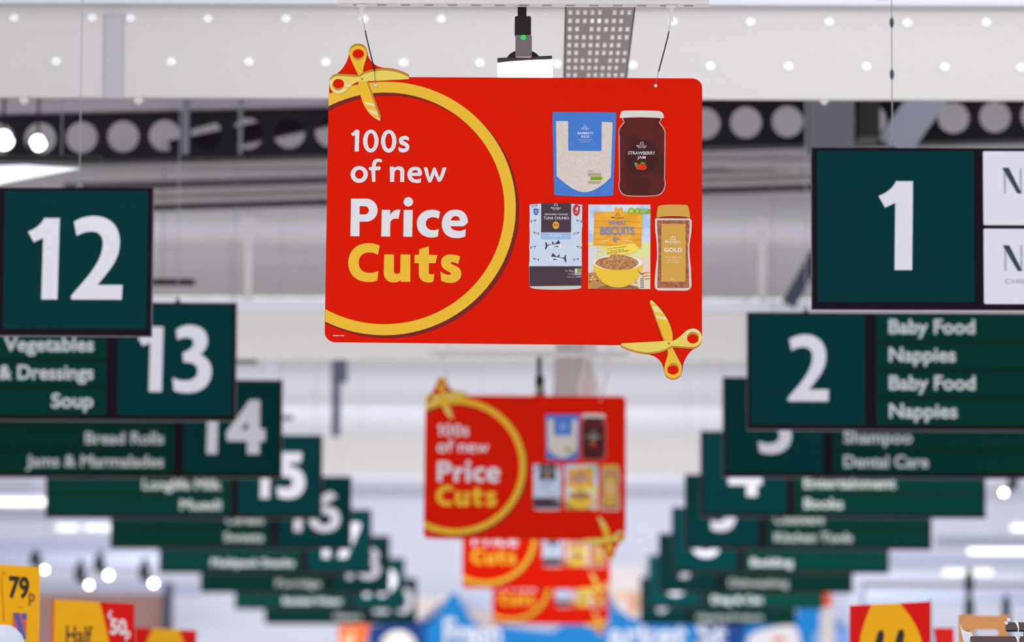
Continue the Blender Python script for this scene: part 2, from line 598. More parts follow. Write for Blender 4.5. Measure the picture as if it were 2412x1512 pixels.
hand = ['M325 130 C350 130 385 140 388 165 L378 578 L290 582 L297 250 C280 255 265 268 245 265 L213 210 C230 200 250 195 265 180 C285 160 300 132 325 130 Z',
        'M1395 350 C1388 362 1375 355 1365 345 C1340 328 1300 325 1280 345 C1290 372 1360 395 1390 430 C1420 470 1412 530 1370 565 C1325 605 1240 605 1200 575 C1185 560 1180 510 1180 490 C1190 478 1205 490 1220 497 C1250 515 1300 525 1325 505 C1335 490 1330 478 1315 470 C1270 450 1220 440 1200 400 C1180 350 1190 300 1230 275 C1280 250 1360 250 1390 290 C1402 305 1398 335 1395 350 Z',
        'M853 770 C848 790 840 805 828 803 C800 795 770 780 745 810 C730 830 725 860 722 885 C750 890 780 880 800 880 C820 885 828 900 825 920 C820 945 800 968 775 965 C755 958 735 962 715 968 L722 1190 C715 1205 660 1205 652 1190 L635 965 L600 960 C582 945 578 925 585 905 C600 895 625 900 645 895 C645 850 650 790 690 750 C730 715 800 720 835 740 C850 750 856 755 853 770 Z',
        'M1010 885 C1040 878 1075 883 1095 890 L1100 915 C1140 880 1190 872 1240 885 C1290 900 1310 950 1308 1010 L1305 1198 L1222 1200 L1222 1010 C1222 965 1200 950 1170 950 C1130 950 1108 985 1106 1030 L1102 1195 L1016 1200 Z',
        'M1640 1122 C1652 1130 1645 1190 1640 1210 C1590 1225 1530 1222 1480 1208 C1400 1180 1365 1110 1367 1050 C1370 950 1430 885 1530 885 C1610 885 1660 930 1668 1030 C1655 1050 1645 1070 1625 1078 L1460 1075 C1475 1125 1510 1145 1550 1145 C1590 1145 1615 1135 1640 1122 Z M1457 1010 L1587 1010 C1580 975 1560 955 1530 957 C1495 960 1470 980 1457 1010 Z',
        'M1703 905 C1720 895 1760 890 1775 905 C1795 960 1805 1050 1825 1105 C1850 1040 1865 970 1890 910 C1905 900 1925 900 1940 912 C1965 960 1995 1040 2018 1110 C2045 1040 2060 970 2085 905 C2110 895 2145 895 2160 905 C2150 960 2110 1080 2070 1160 C2055 1190 2010 1200 1992 1190 C1965 1140 1945 1090 1920 1042 C1900 1090 1880 1150 1860 1190 C1845 1215 1810 1215 1795 1200 C1770 1150 1720 1010 1703 905 Z']
lt = MB()
for d in price:
    lt.flat(path(d), G2, ld(2), LET)
lt.flat([ell(996, 172, 74, 74)], G2, ld(2), LET)
lt.build('lettering', sign, label='white lettering of the third line')
lt = MB()
for d in hand:
    lt.flat(path(d), G1, ld(2), LET)
for o_, i_ in (((620, 365, 159, 235), (622, 364, 70, 159)), ((985, 368, 158, 235), (985, 366, 70, 157)), ((390, 1049, 177, 173), (391, 1045, 84, 93))):
    lt.flat([ell(*o_), ell(*i_)], G1, ld(2), LET)
lt.build('lettering', sign, label='white lettering of the top two lines')
lt = MB()
for a, b in ((787, 801), (803, 813)):
    lt.flat([rect(a, 791.3, b, 793.3)], PX, ld(2), LET)
lt.build('small_print', sign)
ly = MB()
for d in cuts:
    ly.flat(path(d), G2, ld(2), YEL)
ly.build('lettering', sign, label='yellow lettering')

shift = lambda cs, dx, dy: [[(p[0] + dx, p[1] + dy) for p in c] for c in cs]


def scissors(F, vert, vert_side, stripes, hor, ddy, holes, rivet, stripes2):
    sc = MB()
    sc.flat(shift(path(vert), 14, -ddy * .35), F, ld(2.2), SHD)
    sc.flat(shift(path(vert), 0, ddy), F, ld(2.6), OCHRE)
    sc.flat(path(vert), F, ld(3), YEL)
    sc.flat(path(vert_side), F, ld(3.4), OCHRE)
    for s in stripes:
        sc.flat(path(s), F, ld(3.4), CREAM)
    (c1, c1r), (c2, c2r) = holes
    sc.flat([ell(*c1)], F, ld(3.4), OCHRE)
    sc.flat([ell(*c1r)], F, ld(3.8), RED)
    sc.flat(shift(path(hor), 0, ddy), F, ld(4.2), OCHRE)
    sc.flat(path(hor), F, ld(4.6), PALEY)
    for s in stripes2:
        sc.flat(path(s), F, ld(5.0), CREAM)
    sc.flat([ell(*c2)], F, ld(5.4), OCHRE)
    sc.flat([ell(*c2r)], F, ld(5.8), RED)
    sc.flat([ell(*rivet)], F, ld(5.4), OCHRE)
    return sc.build('printed_scissors', sign, label='yellow scissors')


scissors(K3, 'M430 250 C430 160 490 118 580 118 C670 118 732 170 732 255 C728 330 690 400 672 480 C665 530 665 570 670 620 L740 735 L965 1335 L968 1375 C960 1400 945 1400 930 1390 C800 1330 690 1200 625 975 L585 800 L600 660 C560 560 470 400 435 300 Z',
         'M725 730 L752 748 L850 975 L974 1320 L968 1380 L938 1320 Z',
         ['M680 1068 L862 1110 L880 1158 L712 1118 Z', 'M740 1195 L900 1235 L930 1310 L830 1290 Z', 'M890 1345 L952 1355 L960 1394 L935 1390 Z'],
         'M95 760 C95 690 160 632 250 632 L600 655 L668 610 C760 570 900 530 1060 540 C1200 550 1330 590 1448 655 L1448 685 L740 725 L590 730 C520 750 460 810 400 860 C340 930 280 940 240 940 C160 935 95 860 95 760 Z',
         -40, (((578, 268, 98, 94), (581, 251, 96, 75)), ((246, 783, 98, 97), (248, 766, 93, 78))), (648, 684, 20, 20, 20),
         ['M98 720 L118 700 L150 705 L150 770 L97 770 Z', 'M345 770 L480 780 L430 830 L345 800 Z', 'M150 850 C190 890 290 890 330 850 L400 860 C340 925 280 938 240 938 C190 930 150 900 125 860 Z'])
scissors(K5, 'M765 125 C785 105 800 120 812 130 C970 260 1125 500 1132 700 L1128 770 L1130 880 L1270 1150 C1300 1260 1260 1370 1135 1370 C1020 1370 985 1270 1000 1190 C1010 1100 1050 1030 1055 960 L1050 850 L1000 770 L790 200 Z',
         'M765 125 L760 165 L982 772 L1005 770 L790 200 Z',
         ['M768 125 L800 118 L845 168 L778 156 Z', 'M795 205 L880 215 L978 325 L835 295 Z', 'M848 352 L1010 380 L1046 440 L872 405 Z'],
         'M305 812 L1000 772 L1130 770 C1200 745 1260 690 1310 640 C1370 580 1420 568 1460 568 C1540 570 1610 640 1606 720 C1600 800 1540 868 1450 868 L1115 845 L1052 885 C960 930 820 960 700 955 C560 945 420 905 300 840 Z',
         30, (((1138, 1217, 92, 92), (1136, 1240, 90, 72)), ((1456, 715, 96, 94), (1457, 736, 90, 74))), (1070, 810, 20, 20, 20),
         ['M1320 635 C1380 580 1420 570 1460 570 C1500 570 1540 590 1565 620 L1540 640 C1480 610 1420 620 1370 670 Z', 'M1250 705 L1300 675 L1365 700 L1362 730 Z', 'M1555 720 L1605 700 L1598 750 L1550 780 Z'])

# ---- printed product pictures
WT = mat((240, 238, 240), .4)


def logo(mb, F, cx, cy, w, m, k, word, since):
    """dotted star over the wordmark, as printed on each pack"""
    for a in (-90, -35, -145, 20, 160):
        mb.flat([ell(cx + w * .5 * math.cos(rad(a)), cy + w * .5 * math.sin(rad(a)) * 1.05, w * .13, w * .16, 8)], F, ld(k), m)
    mb.flat([ell(cx, cy + w * .1, w * .16, w * .1, 8)], F, ld(k), m)
    put_text(mb, 'Morrisons', word, F, ld(k), m, .006)
    if since:
        put_text(mb, 'Since 1899', since, F, ld(k), m, .005)


F = crop(1290, 250, 6.87)
BLUE = mat((70, 124, 208), .4)
ri = MB()
ri.flat(path('M75 88 C78 82 82 82 88 82 L1095 85 L1108 92 L1108 180 L1062 1425 C1060 1440 1050 1442 1040 1443 C800 1462 400 1466 125 1438 C110 1436 105 1425 104 1415 L70 180 Z'), F, ld(2), BLUE)
ri.flat(path('M130 232 L328 232 L330 715 L870 718 L872 240 L1048 248 L1022 1140 C900 1280 750 1385 590 1387 C420 1380 300 1260 145 1130 Z'), F, ld(3), mat((224, 214, 206), .5, fleck=(214, 201, 190), scale=260))
logo(ri, F, 602, 325, 45, WT, 3, (540, 340, 665, 357), (565, 364, 645, 375))
for t, b in (('BASMATI', (482, 408, 730, 447)), ('RICE', (542, 465, 668, 502))):
    put_text(ri, t, b, F, ld(3), WT, .008)
for t, b in (('MICROWAVE IN', (490, 527, 720, 545)), ('2 MINUTES', (522, 562, 690, 580))):
    put_text(ri, t, b, F, ld(3), mat((190, 205, 235), .4), .0)
TAN = mat((176, 146, 124), .5)
for i in range(5):
    ri.flat([rect(640 + (i % 2) * 15, 1075 + i * 12, 865, 1081 + i * 12)], F, ld(4), TAN)
for i in range(4):
    ri.flat([rect(645 + i * 6, 1208 + i * 12, 865 - i * 8, 1214 + i * 12)], F, ld(4), TAN)
put_text(ri, '250g e', (645, 1030, 745, 1062), F, ld(4), mat((150, 140, 130), .5))
ri.flat([rect(690, 1135, 885, 1190)], F, ld(4), mat((150, 196, 40), .5))
ri.flat([ell(895, 1163, 26, 27, 20)], F, ld(3.8), mat((220, 214, 120), .5))
for i in range(7):
    ri.flat([rect(700 + i * 25, 1148, 718 + i * 25, 1156), ], F, ld(5), mat((60, 70, 30), .5))
    ri.flat([rect(700 + i * 24, 1168, 719 + i * 24, 1178), ], F, ld(5), mat((60, 70, 30), .5))
ri.build('rice_pouch_picture', sign, label='blue pouch of rice')

F = crop(1450, 250, 6.87)
ja = MB()
ja.flat(path('M130 240 C90 290 40 330 42 420 L45 480 L55 1190 C40 1210 40 1340 65 1365 C100 1440 150 1450 260 1457 C450 1464 560 1457 690 1442 C780 1410 815 1320 810 1210 L800 1190 L808 400 C800 330 740 290 715 240 L745 205 L740 178 L105 178 L105 205 Z'), F, ld(2), mat((206, 160, 150), .4))
ja.flat(path('M148 245 C110 300 55 340 57 425 L66 480 L72 1190 C58 1215 58 1330 80 1360 C115 1425 160 1435 265 1440 C450 1444 560 1442 680 1427 C765 1395 795 1315 793 1210 L783 1190 L790 405 C782 340 720 300 697 245 L725 205 L722 178 L125 178 L125 205 Z'), F, ld(3), mat((92, 20, 15), .4, fleck=(74, 13, 12), scale=14))
ja.flat([ell(422, 810, 270, 282)], F, ld(4), mat((62, 13, 14), .4))
ja.flat(path('M75 110 C85 75 100 60 130 58 C300 50 550 50 700 62 C740 66 770 100 778 135 L780 165 C770 182 760 180 750 180 C500 160 300 160 90 180 C65 182 60 170 65 150 Z'), F, ld(4), mat((222, 217, 211), .4))
logo(ja, F, 425, 598, 52, WT, 5, (342, 620, 502, 643), (362, 653, 485, 667))
put_text(ja, 'STRAWBERRY', (200, 722, 640, 775), F, ld(5), WT, .002)
put_text(ja, 'JAM', (350, 795, 485, 858), F, ld(5), WT, .002)
ja.flat(path('M330 1010 C350 930 400 905 450 925 C500 930 510 980 500 1005 C470 1030 420 1030 400 1020 C370 1025 345 1015 330 1010 Z'), F, ld(5), mat((222, 45, 25), .4))
GRN = mat((110, 150, 50), .4)
ja.flat(path('M300 908 C330 895 360 915 362 935 L335 985 C310 960 300 930 300 908 Z'), F, ld(6), GRN)
ja.flat(path('M398 915 L432 880 L440 905 L500 895 L465 912 L520 948 L460 922 Z'), F, ld(6), GRN)
ja.build('jam_jar_picture', sign, label='dark red jar of jam')

F = crop(1235, 465, 6.573)
PLUM = mat((72, 52, 66), .4)
tu = MB()
tu.flat(path('M80 110 C300 82 700 82 902 112 C890 200 895 380 902 440 C885 480 890 700 898 760 C888 800 890 1000 895 1060 L888 1380 C880 1420 840 1425 490 1430 C150 1425 100 1420 88 1370 L74 1070 C86 1000 86 800 75 770 C90 700 85 500 78 440 C88 380 82 200 80 110 Z'), F, ld(2), mat((204, 218, 236), .4))
tu.flat([[(78, 1068), (892, 1065), (888, 1366), (90, 1378)]], F, ld(3), PLUM)
tu.flat(path('M89 1378 L888 1366 C884 1412 840 1418 490 1424 C150 1418 105 1415 89 1378 Z'), F, ld(3), mat((210, 204, 196), .4))
tu.flat([[(262, 90), (725, 90), (725, 540), (262, 540)]], F, ld(3), PLUM)
tu.flat([rect(262, 540, 722, 648)], F, ld(3), mat((160, 188, 230), .4))
logo(tu, F, 488, 118, 48, WT, 4, (412, 146, 567, 173), (443, 180, 537, 193))
put_text(tu, 'RESPONSIBLY SOURCED', (315, 248, 675, 273), F, ld(4), WT, .002)
put_text(tu, 'TUNA CHUNKS', (300, 297, 690, 340), F, ld(4), WT, .003)
put_text(tu, 'IN BRINE', (398, 572, 580, 608), F, ld(4), mat((226, 234, 246), .4), .012)
tu.flat([ell(490, 431, 50, 58)], F, ld(4), mat((240, 172, 44), .4))
for t, b in (('HIGH IN', (458, 408, 520, 425)), ('PROTEIN', (452, 431, 526, 447))):
    put_text(tu, t, b, F, ld(5), mat((60, 45, 20), .4), .012)
tu.flat(path('M140 180 C170 160 200 175 225 185 C225 240 205 275 178 275 C150 270 140 230 140 180 Z'), F, ld(4), mat((66, 104, 176), .4))
for t, b in (('OMEGA', (148, 200, 212, 216)), ('3', (165, 226, 198, 246))):
    put_text(tu, t, b, F, ld(5), WT)
tu.flat([ell(807, 193, 54, 90)], F, ld(5), mat((205, 40, 36), .4))
put_text(tu, '4', (792, 140, 834, 210), F, ld(6), WT, .02)
put_text(tu, 'PACK', (786, 222, 834, 242), F, ld(6), WT)
FISH = ['M0 28 C8 40 14 62 12 72 C12 100 6 128 0 150 C22 140 36 116 38 92 C90 74 150 66 238 58 C240 50 230 40 214 2 C190 20 176 46 160 54 C150 60 140 58 132 44 C126 30 120 22 112 14 C108 40 112 58 122 66 C90 70 60 74 40 76 C34 50 20 34 0 28 Z',
        'M134 118 C150 92 180 84 212 96 C204 104 206 112 200 118 C186 100 160 100 134 118 Z']
BODY = 'M40 84 C110 64 200 50 290 66 C320 80 330 100 322 108 C250 140 150 140 60 100 Z'


def fish(cx, cy, w, flip, full=True):
    k = w / 330
    f2 = lambda q: F((cx + (-1 if flip else 1) * (q[0] - 165) * k, cy + (q[1] - 85) * k))
    tu.flat(path(BODY), f2, ld(3), mat((222, 228, 236), .4))
    for d in FISH:
        tu.flat(path(d), f2, ld(4), mat((62, 56, 78), .4))
    tu.flat([ell(278, 84, 6, 6, 10)], f2, ld(4), mat((50, 46, 60), .4))


fish(485, 745, 330, False)
fish(492, 945, 330, True)
for cx, cy, fl in ((160, 370, 0), (168, 560, 1), (158, 775, 0), (168, 965, 1), (832, 370, 1), (824, 560, 0), (836, 775, 1), (824, 965, 0), (176, 135, 0), (858, 150, 1)):
    fish(cx, cy, 120, fl)
for t, b in (('4 x 145g e', (635, 1120, 775, 1160)), ('4 x 102g', (685, 1172, 775, 1208)), ('Drained weight', (668, 1222, 776, 1244))):
    put_text(tu, t, b, F, ld(4), mat((205, 196, 206), .4))
tu.flat([rect(784, 1102, 886, 1198)], F, ld(4), mat((214, 214, 190), .4))
tu.flat([rect(822, 1104, 884, 1160)], F, ld(5), mat((146, 158, 50), .4))
for i in range(4):
    tu.flat([[(795 + i * 24, 1168), (812 + i * 24, 1168), (803 + i * 24, 1194)]], F, ld(5), PLUM)
tu.flat([rect(790, 1212, 886, 1218), rect(800, 1228, 886, 1236)], F, ld(4), mat((190, 180, 190), .4))
tu.build('tuna_multipack_picture', sign, label='pale blue pack of tuna cans')

F = crop(1375, 465, 6.576)
wb = MB()
wb.flat([rect(70, 105, 1033, 780)], F, ld(2), mat((176, 200, 236), .4, fleck=(222, 230, 244), scale=14))
wb.flat([[(70, 690), (1033, 690), (1033, 1000), (70, 1000)]], F, ld(2.5), mat((226, 230, 160), .4))
wb.flat([[(70, 930), (1033, 930), (1033, 1415), (70, 1415)]], F, ld(3), mat((238, 214, 190), .4))
wb.flat(path('M70 1170 L220 1150 L420 1415 L70 1415 Z'), F, ld(3.4), mat((196, 140, 84), .4))
wb.flat(path('M200 1412 C300 1320 800 1320 880 1412 Z'), F, ld(3.8), mat((148, 104, 66), .4))
wb.flat(path('M165 222 L480 215 L478 165 L500 150 L535 170 L575 150 L600 160 L600 215 L915 240 L890 785 L150 740 Z'), F, ld(4), mat((244, 178, 58), .4, fleck=(234, 162, 44), scale=12))
LINE = mat((206, 134, 40), .4)
for i, y in enumerate((362, 457, 548, 640, 722)):
    wb.flat([[(165, y), (895, y + 12), (895, y + 17), (165, y + 5)]], F, ld(5), LINE)
BRN = mat((92, 72, 40), .4)
logo(wb, F, 525, 268, 52, BRN, 5.4, (432, 294, 615, 320), (495, 323, 555, 331))
SL = mat((122, 138, 190), .4)
put_text(wb, 'WHEAT', (380, 355, 658, 427), F, ld(5.4), SL, .03)
put_text(wb, 'BISCUITS', (258, 450, 786, 582), F, ld(5.4), SL, .035)
wb.flat([ell(515, 648, 56, 56), ell(530, 638, 46, 46)], F, ld(5.4), SL)
put_text(wb, 'm', (500, 622, 548, 660), F, ld(5.4), SL, .01)
WHT = mat((250, 214, 130), .4)
for s in (-1, 1):
    for i in range(9):
        for t in (-1, 1):
            wb.flat([ell(515 + s * (85 + i * 18), 645 + i * 4 + t * (9 + 4 * math.sin(i)), 11, 6, 8)], F, ld(5.4), WHT)
wb.flat(path('M212 785 L780 705 L858 785 L768 858 L350 912 Z'), F, ld(6), mat((250, 220, 90), .4))
DG = mat((54, 84, 40), .4)
for t, b in (('Hearty WHOLEWHEAT', (365, 766, 672, 792)), ('biscuits to get you', (418, 800, 622, 826)), ('READY FOR ANYTHING', (364, 828, 696, 858))):
    put_text(wb, t, b, F, ld(6.4), DG, .006, -.13)
wb.flat(path('M70 768 C120 750 190 745 212 760 L204 960 C190 1100 150 1160 70 1172 Z'), F, ld(6.8), mat((222, 217, 220), .4))
wb.flat(path('M205 800 C290 770 340 810 345 890 C330 930 260 960 200 990 L203 960 C260 925 318 900 308 850 C290 815 240 830 206 845 Z'), F, ld(6.8), mat((222, 217, 220), .4))
wb.flat([ell(530, 1015, 388, 125)], F, ld(7), mat((240, 232, 226), .4))
wb.flat(path('M180 1020 C190 950 300 930 400 920 C420 870 500 866 600 890 C720 910 840 950 850 1010 C830 1090 650 1135 560 1132 C400 1120 220 1090 180 1020 Z'), F, ld(7.4), mat((206, 152, 98), .5, fleck=(160, 106, 64), scale=190))
wb.flat(path('M145 1030 C175 1250 330 1392 530 1396 C740 1392 885 1250 915 1030 C800 1148 260 1160 145 1030 Z'), F, ld(7.8), mat((240, 198, 58), .4))
GB = mat((132, 178, 66), .4)
for c in ((735, 205, 48, 48), (828, 205, 45, 45)):
    wb.flat([ell(*c)], F, ld(6), GB)
wb.flat([rect(828, 175, 1028, 250)], F, ld(5.8), GB)
wb.flat([rect(708, 178, 762, 234)], F, ld(6.4), mat((206, 214, 70), .4))
wb.flat([[(800, 205), (826, 172), (852, 205), (840, 205), (840, 236), (812, 236), (812, 205)]], F, ld(6.4), mat((206, 214, 70), .4))
for i, t in enumerate(('No artificial', 'flavours or', 'colours')):
    put_text(wb, t, (885, 184 + i * 20, 990 - i * 18, 199 + i * 20), F, ld(6.4), WT)
wb.flat([rect(850, 1235, 945, 1402)], F, ld(4.2), mat((236, 230, 214), .4))
for i in range(5):
    wb.flat([rect(875, 1250 + i * 32, 935, 1266 + i * 32)], F, ld(4.6), mat((96, 90, 70), .4))
for i in range(3):
    wb.flat(path('M%d 1180 C%d 1150 1010 1150 1028 1160 L1028 1172 C1000 1165 960 1175 %d 1192 Z' % (880 + i * 6, 920, 900)), lambda q, k=i: F((q[0], q[1] + k * 48)), ld(4), mat((206, 140, 70), .4))
for i, (sx, sy) in enumerate(((110, 1215), (135, 1228), (100, 1305), (170, 1265), (215, 1290), (120, 1270), (800, 1275), (825, 1290))):
    wb.flat([ell(sx, sy, 18, 10, 10)], F, ld(4), mat((246, 220, 170) if i % 2 else (120, 70, 40), .4))
for y in (1318, 1378):
    wb.flat([rect(790, y - 12, 832, y + 12)], F, ld(4), mat((190, 150, 40), .4))
wb.flat(path('M845 1120 C850 1150 880 1180 930 1180 L930 1188 C870 1190 838 1150 840 1120 Z'), F, ld(8.2), mat((60, 50, 30), .4))
wb.build('wheat_biscuits_picture', sign, label='yellow box of wheat biscuits')

F = crop(1530, 465, 6.575)
GOLD = mat((214, 164, 72), .4)
co = MB()
co.flat(path('M85 340 C90 310 120 310 180 315 L600 310 C640 320 655 345 652 370 C655 480 645 560 630 640 C605 760 620 900 640 1080 L650 1350 C645 1420 600 1435 560 1437 L160 1437 C100 1430 78 1400 80 1350 C82 1200 95 1080 115 950 C120 800 110 640 90 540 C85 450 85 400 85 340 Z'), F, ld(2), mat((226, 208, 202), .4))
co.flat(path('M118 345 L615 345 C625 480 605 640 595 760 C590 850 600 960 608 1100 L612 1392 C450 1400 250 1400 122 1395 L125 1150 C135 1000 145 850 135 700 C125 560 115 450 118 345 Z'), F, ld(3), mat((182, 112, 80), .5, fleck=(146, 84, 58), scale=90))
co.flat(path('M150 300 L590 300 L590 318 L150 318 Z'), F, ld(3), mat((120, 70, 40), .4))
co.flat(path('M150 118 C250 98 480 98 580 112 C610 130 620 220 630 300 L600 302 C500 275 240 275 140 302 L108 298 C110 230 120 130 150 118 Z'), F, ld(4), GOLD)
co.flat([rect(182, 402, 558, 1302)], F, ld(4), GOLD)
logo(co, F, 362, 636, 72, WT, 5, (245, 660, 480, 698), (320, 703, 405, 713))
put_text(co, 'GOLD', (225, 775, 505, 838), F, ld(5), WT, .02)
for t, b in (('"Great days start', (235, 905, 497, 937)), ('with a great', (270, 948, 455, 976)), ('cup of coffee"', (252, 986, 470, 1014)), ('200g e', (320, 1245, 402, 1272))):
    put_text(co, t, b, F, ld(5), mat((244, 226, 186), .4), .008)
co.build('coffee_jar_picture', sign, label='gold labelled jar of coffee')

# eyelets and hangers
CHROME = mat((214, 214, 220), .3, .3)
ey = []
for cup, clip, knee, end, eye in (((848, 9), (850, 44), (857, 70), (880, 166), (882, 199)), ((1581, 9), (1580, 43), (1575, 70), (1551, 166), (1544, 199))):
    L3 = lambda q, y=-.004: (lambda w: (w[0], y, w[1]))(PX(q))
    MB().lathe(L3(eye, 0), [(.0055, 0), (.0055, -.004), (.002, -.0045)], WHITE, 'Y', 14).build('eyelet', sign, True, label='white eyelet')
    hg = MB().tube([L3(clip), L3(knee), L3(end), L3((eye[0], eye[1]))], .0009, STEEL, 6).build('hanger', sign)
    w = L3(cup)
    cu = MB().lathe(w, [(.012, .0012), (.018, .0008), (.0185, -.002), (.015, -.006), (.007, -.008), (.006, -.022), (.003, -.026)], WHITE, 'Z', 18)
    cu.build('mount_cup', hg, True, label='white plastic cup')
    cl = MB()
    c0 = L3((cup[0] + 1, cup[1] + 17))
    cl.box((c0[0] - .0045, -.008, c0[2] - .026), (c0[0] + .0045, 0, c0[2]), WHITE, .001)
    cl.tube([L3((clip[0] - 2, clip[1] - 8)), L3((clip[0] - 4, clip[1] + 6)), L3((clip[0] - 1, clip[1] + 14))], .0016, WHITE, 8)
    cl.build('clip', hg, label='white plastic clip')
    k2 = (knee[0] + (2 if cup[0] < 1000 else -2), knee[1] + 12)
    MB().tube([L3(knee), L3(k2), L3(end)], .0021, BLACK, 8).build('sleeve', hg, label='black sleeve')

others = [(at(1236, 1101, 25.0), 'second red price cuts sign, blurred, below the nearest one'),
          (at(1263, 1262, 34.2), 'third red price cuts sign, mostly hidden below the second one'),
          (at(1297, 1372, 43.5), 'furthest red price cuts sign, lowest of the row, in front of the blue mural')]
for p, lab in others:
    c = copy_tree(sign)
    c.location = p
    c['label'] = lab

# rails and floodlights over the red signs
RAILM = mat((226, 222, 222), .45)
RAILS = [(ctr, 'white ceiling rail holding the nearest red sign'), (others[0][0], 'white ceiling rail above the second red sign'),
         (others[1][0], 'white ceiling rail of the third red sign, behind the second sign'),
         (others[2][0], 'white ceiling rail of the furthest red sign, behind the third sign')]
rail0 = lamp0 = None
for i, (c, lab) in enumerate(RAILS):
    if i == 0:
        r = rail0 = thing('hanging_rail', lab, 'rail', c, 'white rails over the red signs')
        a, b = PX((791, 4)), PX((1671, 4))
        z = PX((0, 8))[1]
        m = MB().box((a[0], -.03, z), (b[0], .03, z + .026), RAILM, .004)
        m.box((a[0], -.034, z + .017), (b[0], -.03, z + .022), mat((200, 196, 198), .5))
        m.build('bar', r)
        sl = MB()
        xx = a[0] + .05
        while xx < b[0] - .05:
            sl.box((xx, -.012, z - .0006), (xx + .03, .012, z + .0002), mat((150, 148, 150), .5))
            xx += .075
        sl.build('slots', r, label='dark slots along the underside')
        for sx in (a[0] + .12, b[0] - .12):
            MB().tube([(sx, 0, z + .02), (sx, 0, ZR - c.z)], .003, mat((190, 190, 198), .5), 6).build('drop_rod', r)
    else:
        r = copy_tree(rail0)
        r.location, r['label'] = c, lab
LENS = mat((255, 255, 252), .3, emit=2.6)
FL = ['floodlight with a glowing white panel, behind the top of the nearest red sign', 'dark floodlight on a pole above the second red sign']
for i, ((c, _), lab) in enumerate(zip(RAILS[:2], FL[:2])):
    if i == 0:
        r = lamp0 = thing('floodlight', lab, 'light', c, 'floodlights over the red signs')
        q = lambda x, y: PX((x, y))
        y0 = .06
        (xa, za), (xb, zb) = q(1217, 30), q(1238, -75)
        MB().box((xa, y0, za), (xb, y0 + .028, zb), BLACK, .002).build('stem', r)
        bd = MB()
        (xa, za), (xb, zb) = q(1210, 72), q(1249, 27)
        bd.box((xa, y0 - .01, za), (xb, y0 + .04, zb), mat((38, 26, 30), .5), .004)
        (xa, za), (xb, zb) = q(1212, 124), q(1251, 72)
        bd.box((xa, y0 - .012, za), (xb, y0 + .038, zb), mat((120, 108, 110), .5), .004)
        bd.build('driver_box', r, label='dark box with a grey lower half')
        (xa, za) = q(1231, 79)
        MB().lathe((xa, y0 - .012, za), [(.009, 0), (.009, -.002)], mat((50, 170, 90), .4, emit=.5), 'Y', 16).build('indicator', r, label='green light')
        dk = MB()
        pts = [(1231 + 40 * math.cos(rad(a)), 126 - 25 * math.sin(rad(a))) for a in range(0, 181, 10)]
        dk.prism([pts], PX, y0 + .045, y0 + .06, mat((44, 40, 48), .5))
        dk.build('swivel_disc', r)
        hd = MB()
        hp = [[(1169, 124), (1299, 118), (1300, 130), (1168, 137)], [(1169, 135), (1300, 129), (1301, 200), (1171, 202)]]
        hd.prism([[(1169, 124), (1299, 118), (1301, 200), (1171, 202)]], PX, y0 + .02, y0 + .065, mat((50, 46, 52), .5))
        hd.build('head', r, label='flat dark head')
        ln = MB()
        ln.prism([path('M1169 137 C1210 131 1260 129 1300 128 L1301 199 L1171 201 Z')[0]], PX, y0 + .012, y0 + .02, LENS)
        ln.build('lens', r, label='glowing white panel')
    else:
        r = copy_tree(lamp0)
        r.location, r['label'] = c + Vector((.06, 0, -.085)), lab

p = Vector((at(1387, 812, 25.6).x, 25.6, tz))
t = thing('dome_camera', 'white bulbous ceiling fitting on a white stem, beside the grey cable tray', 'camera', p)
zb = at(1387, 940, 25.6).z - p.z
MB().tube([(0, 0, zb + .2), (0, 0, -.002)], .028, WHITE, 12).build('stem', t, True)
MB().lathe((0, 0, zb), [(.02, -.03), (.055, 0), (.068, .05), (.066, .09), (.045, .15), (.028, .21)], WHITE, 'Z', 18).build('dome', t, True)

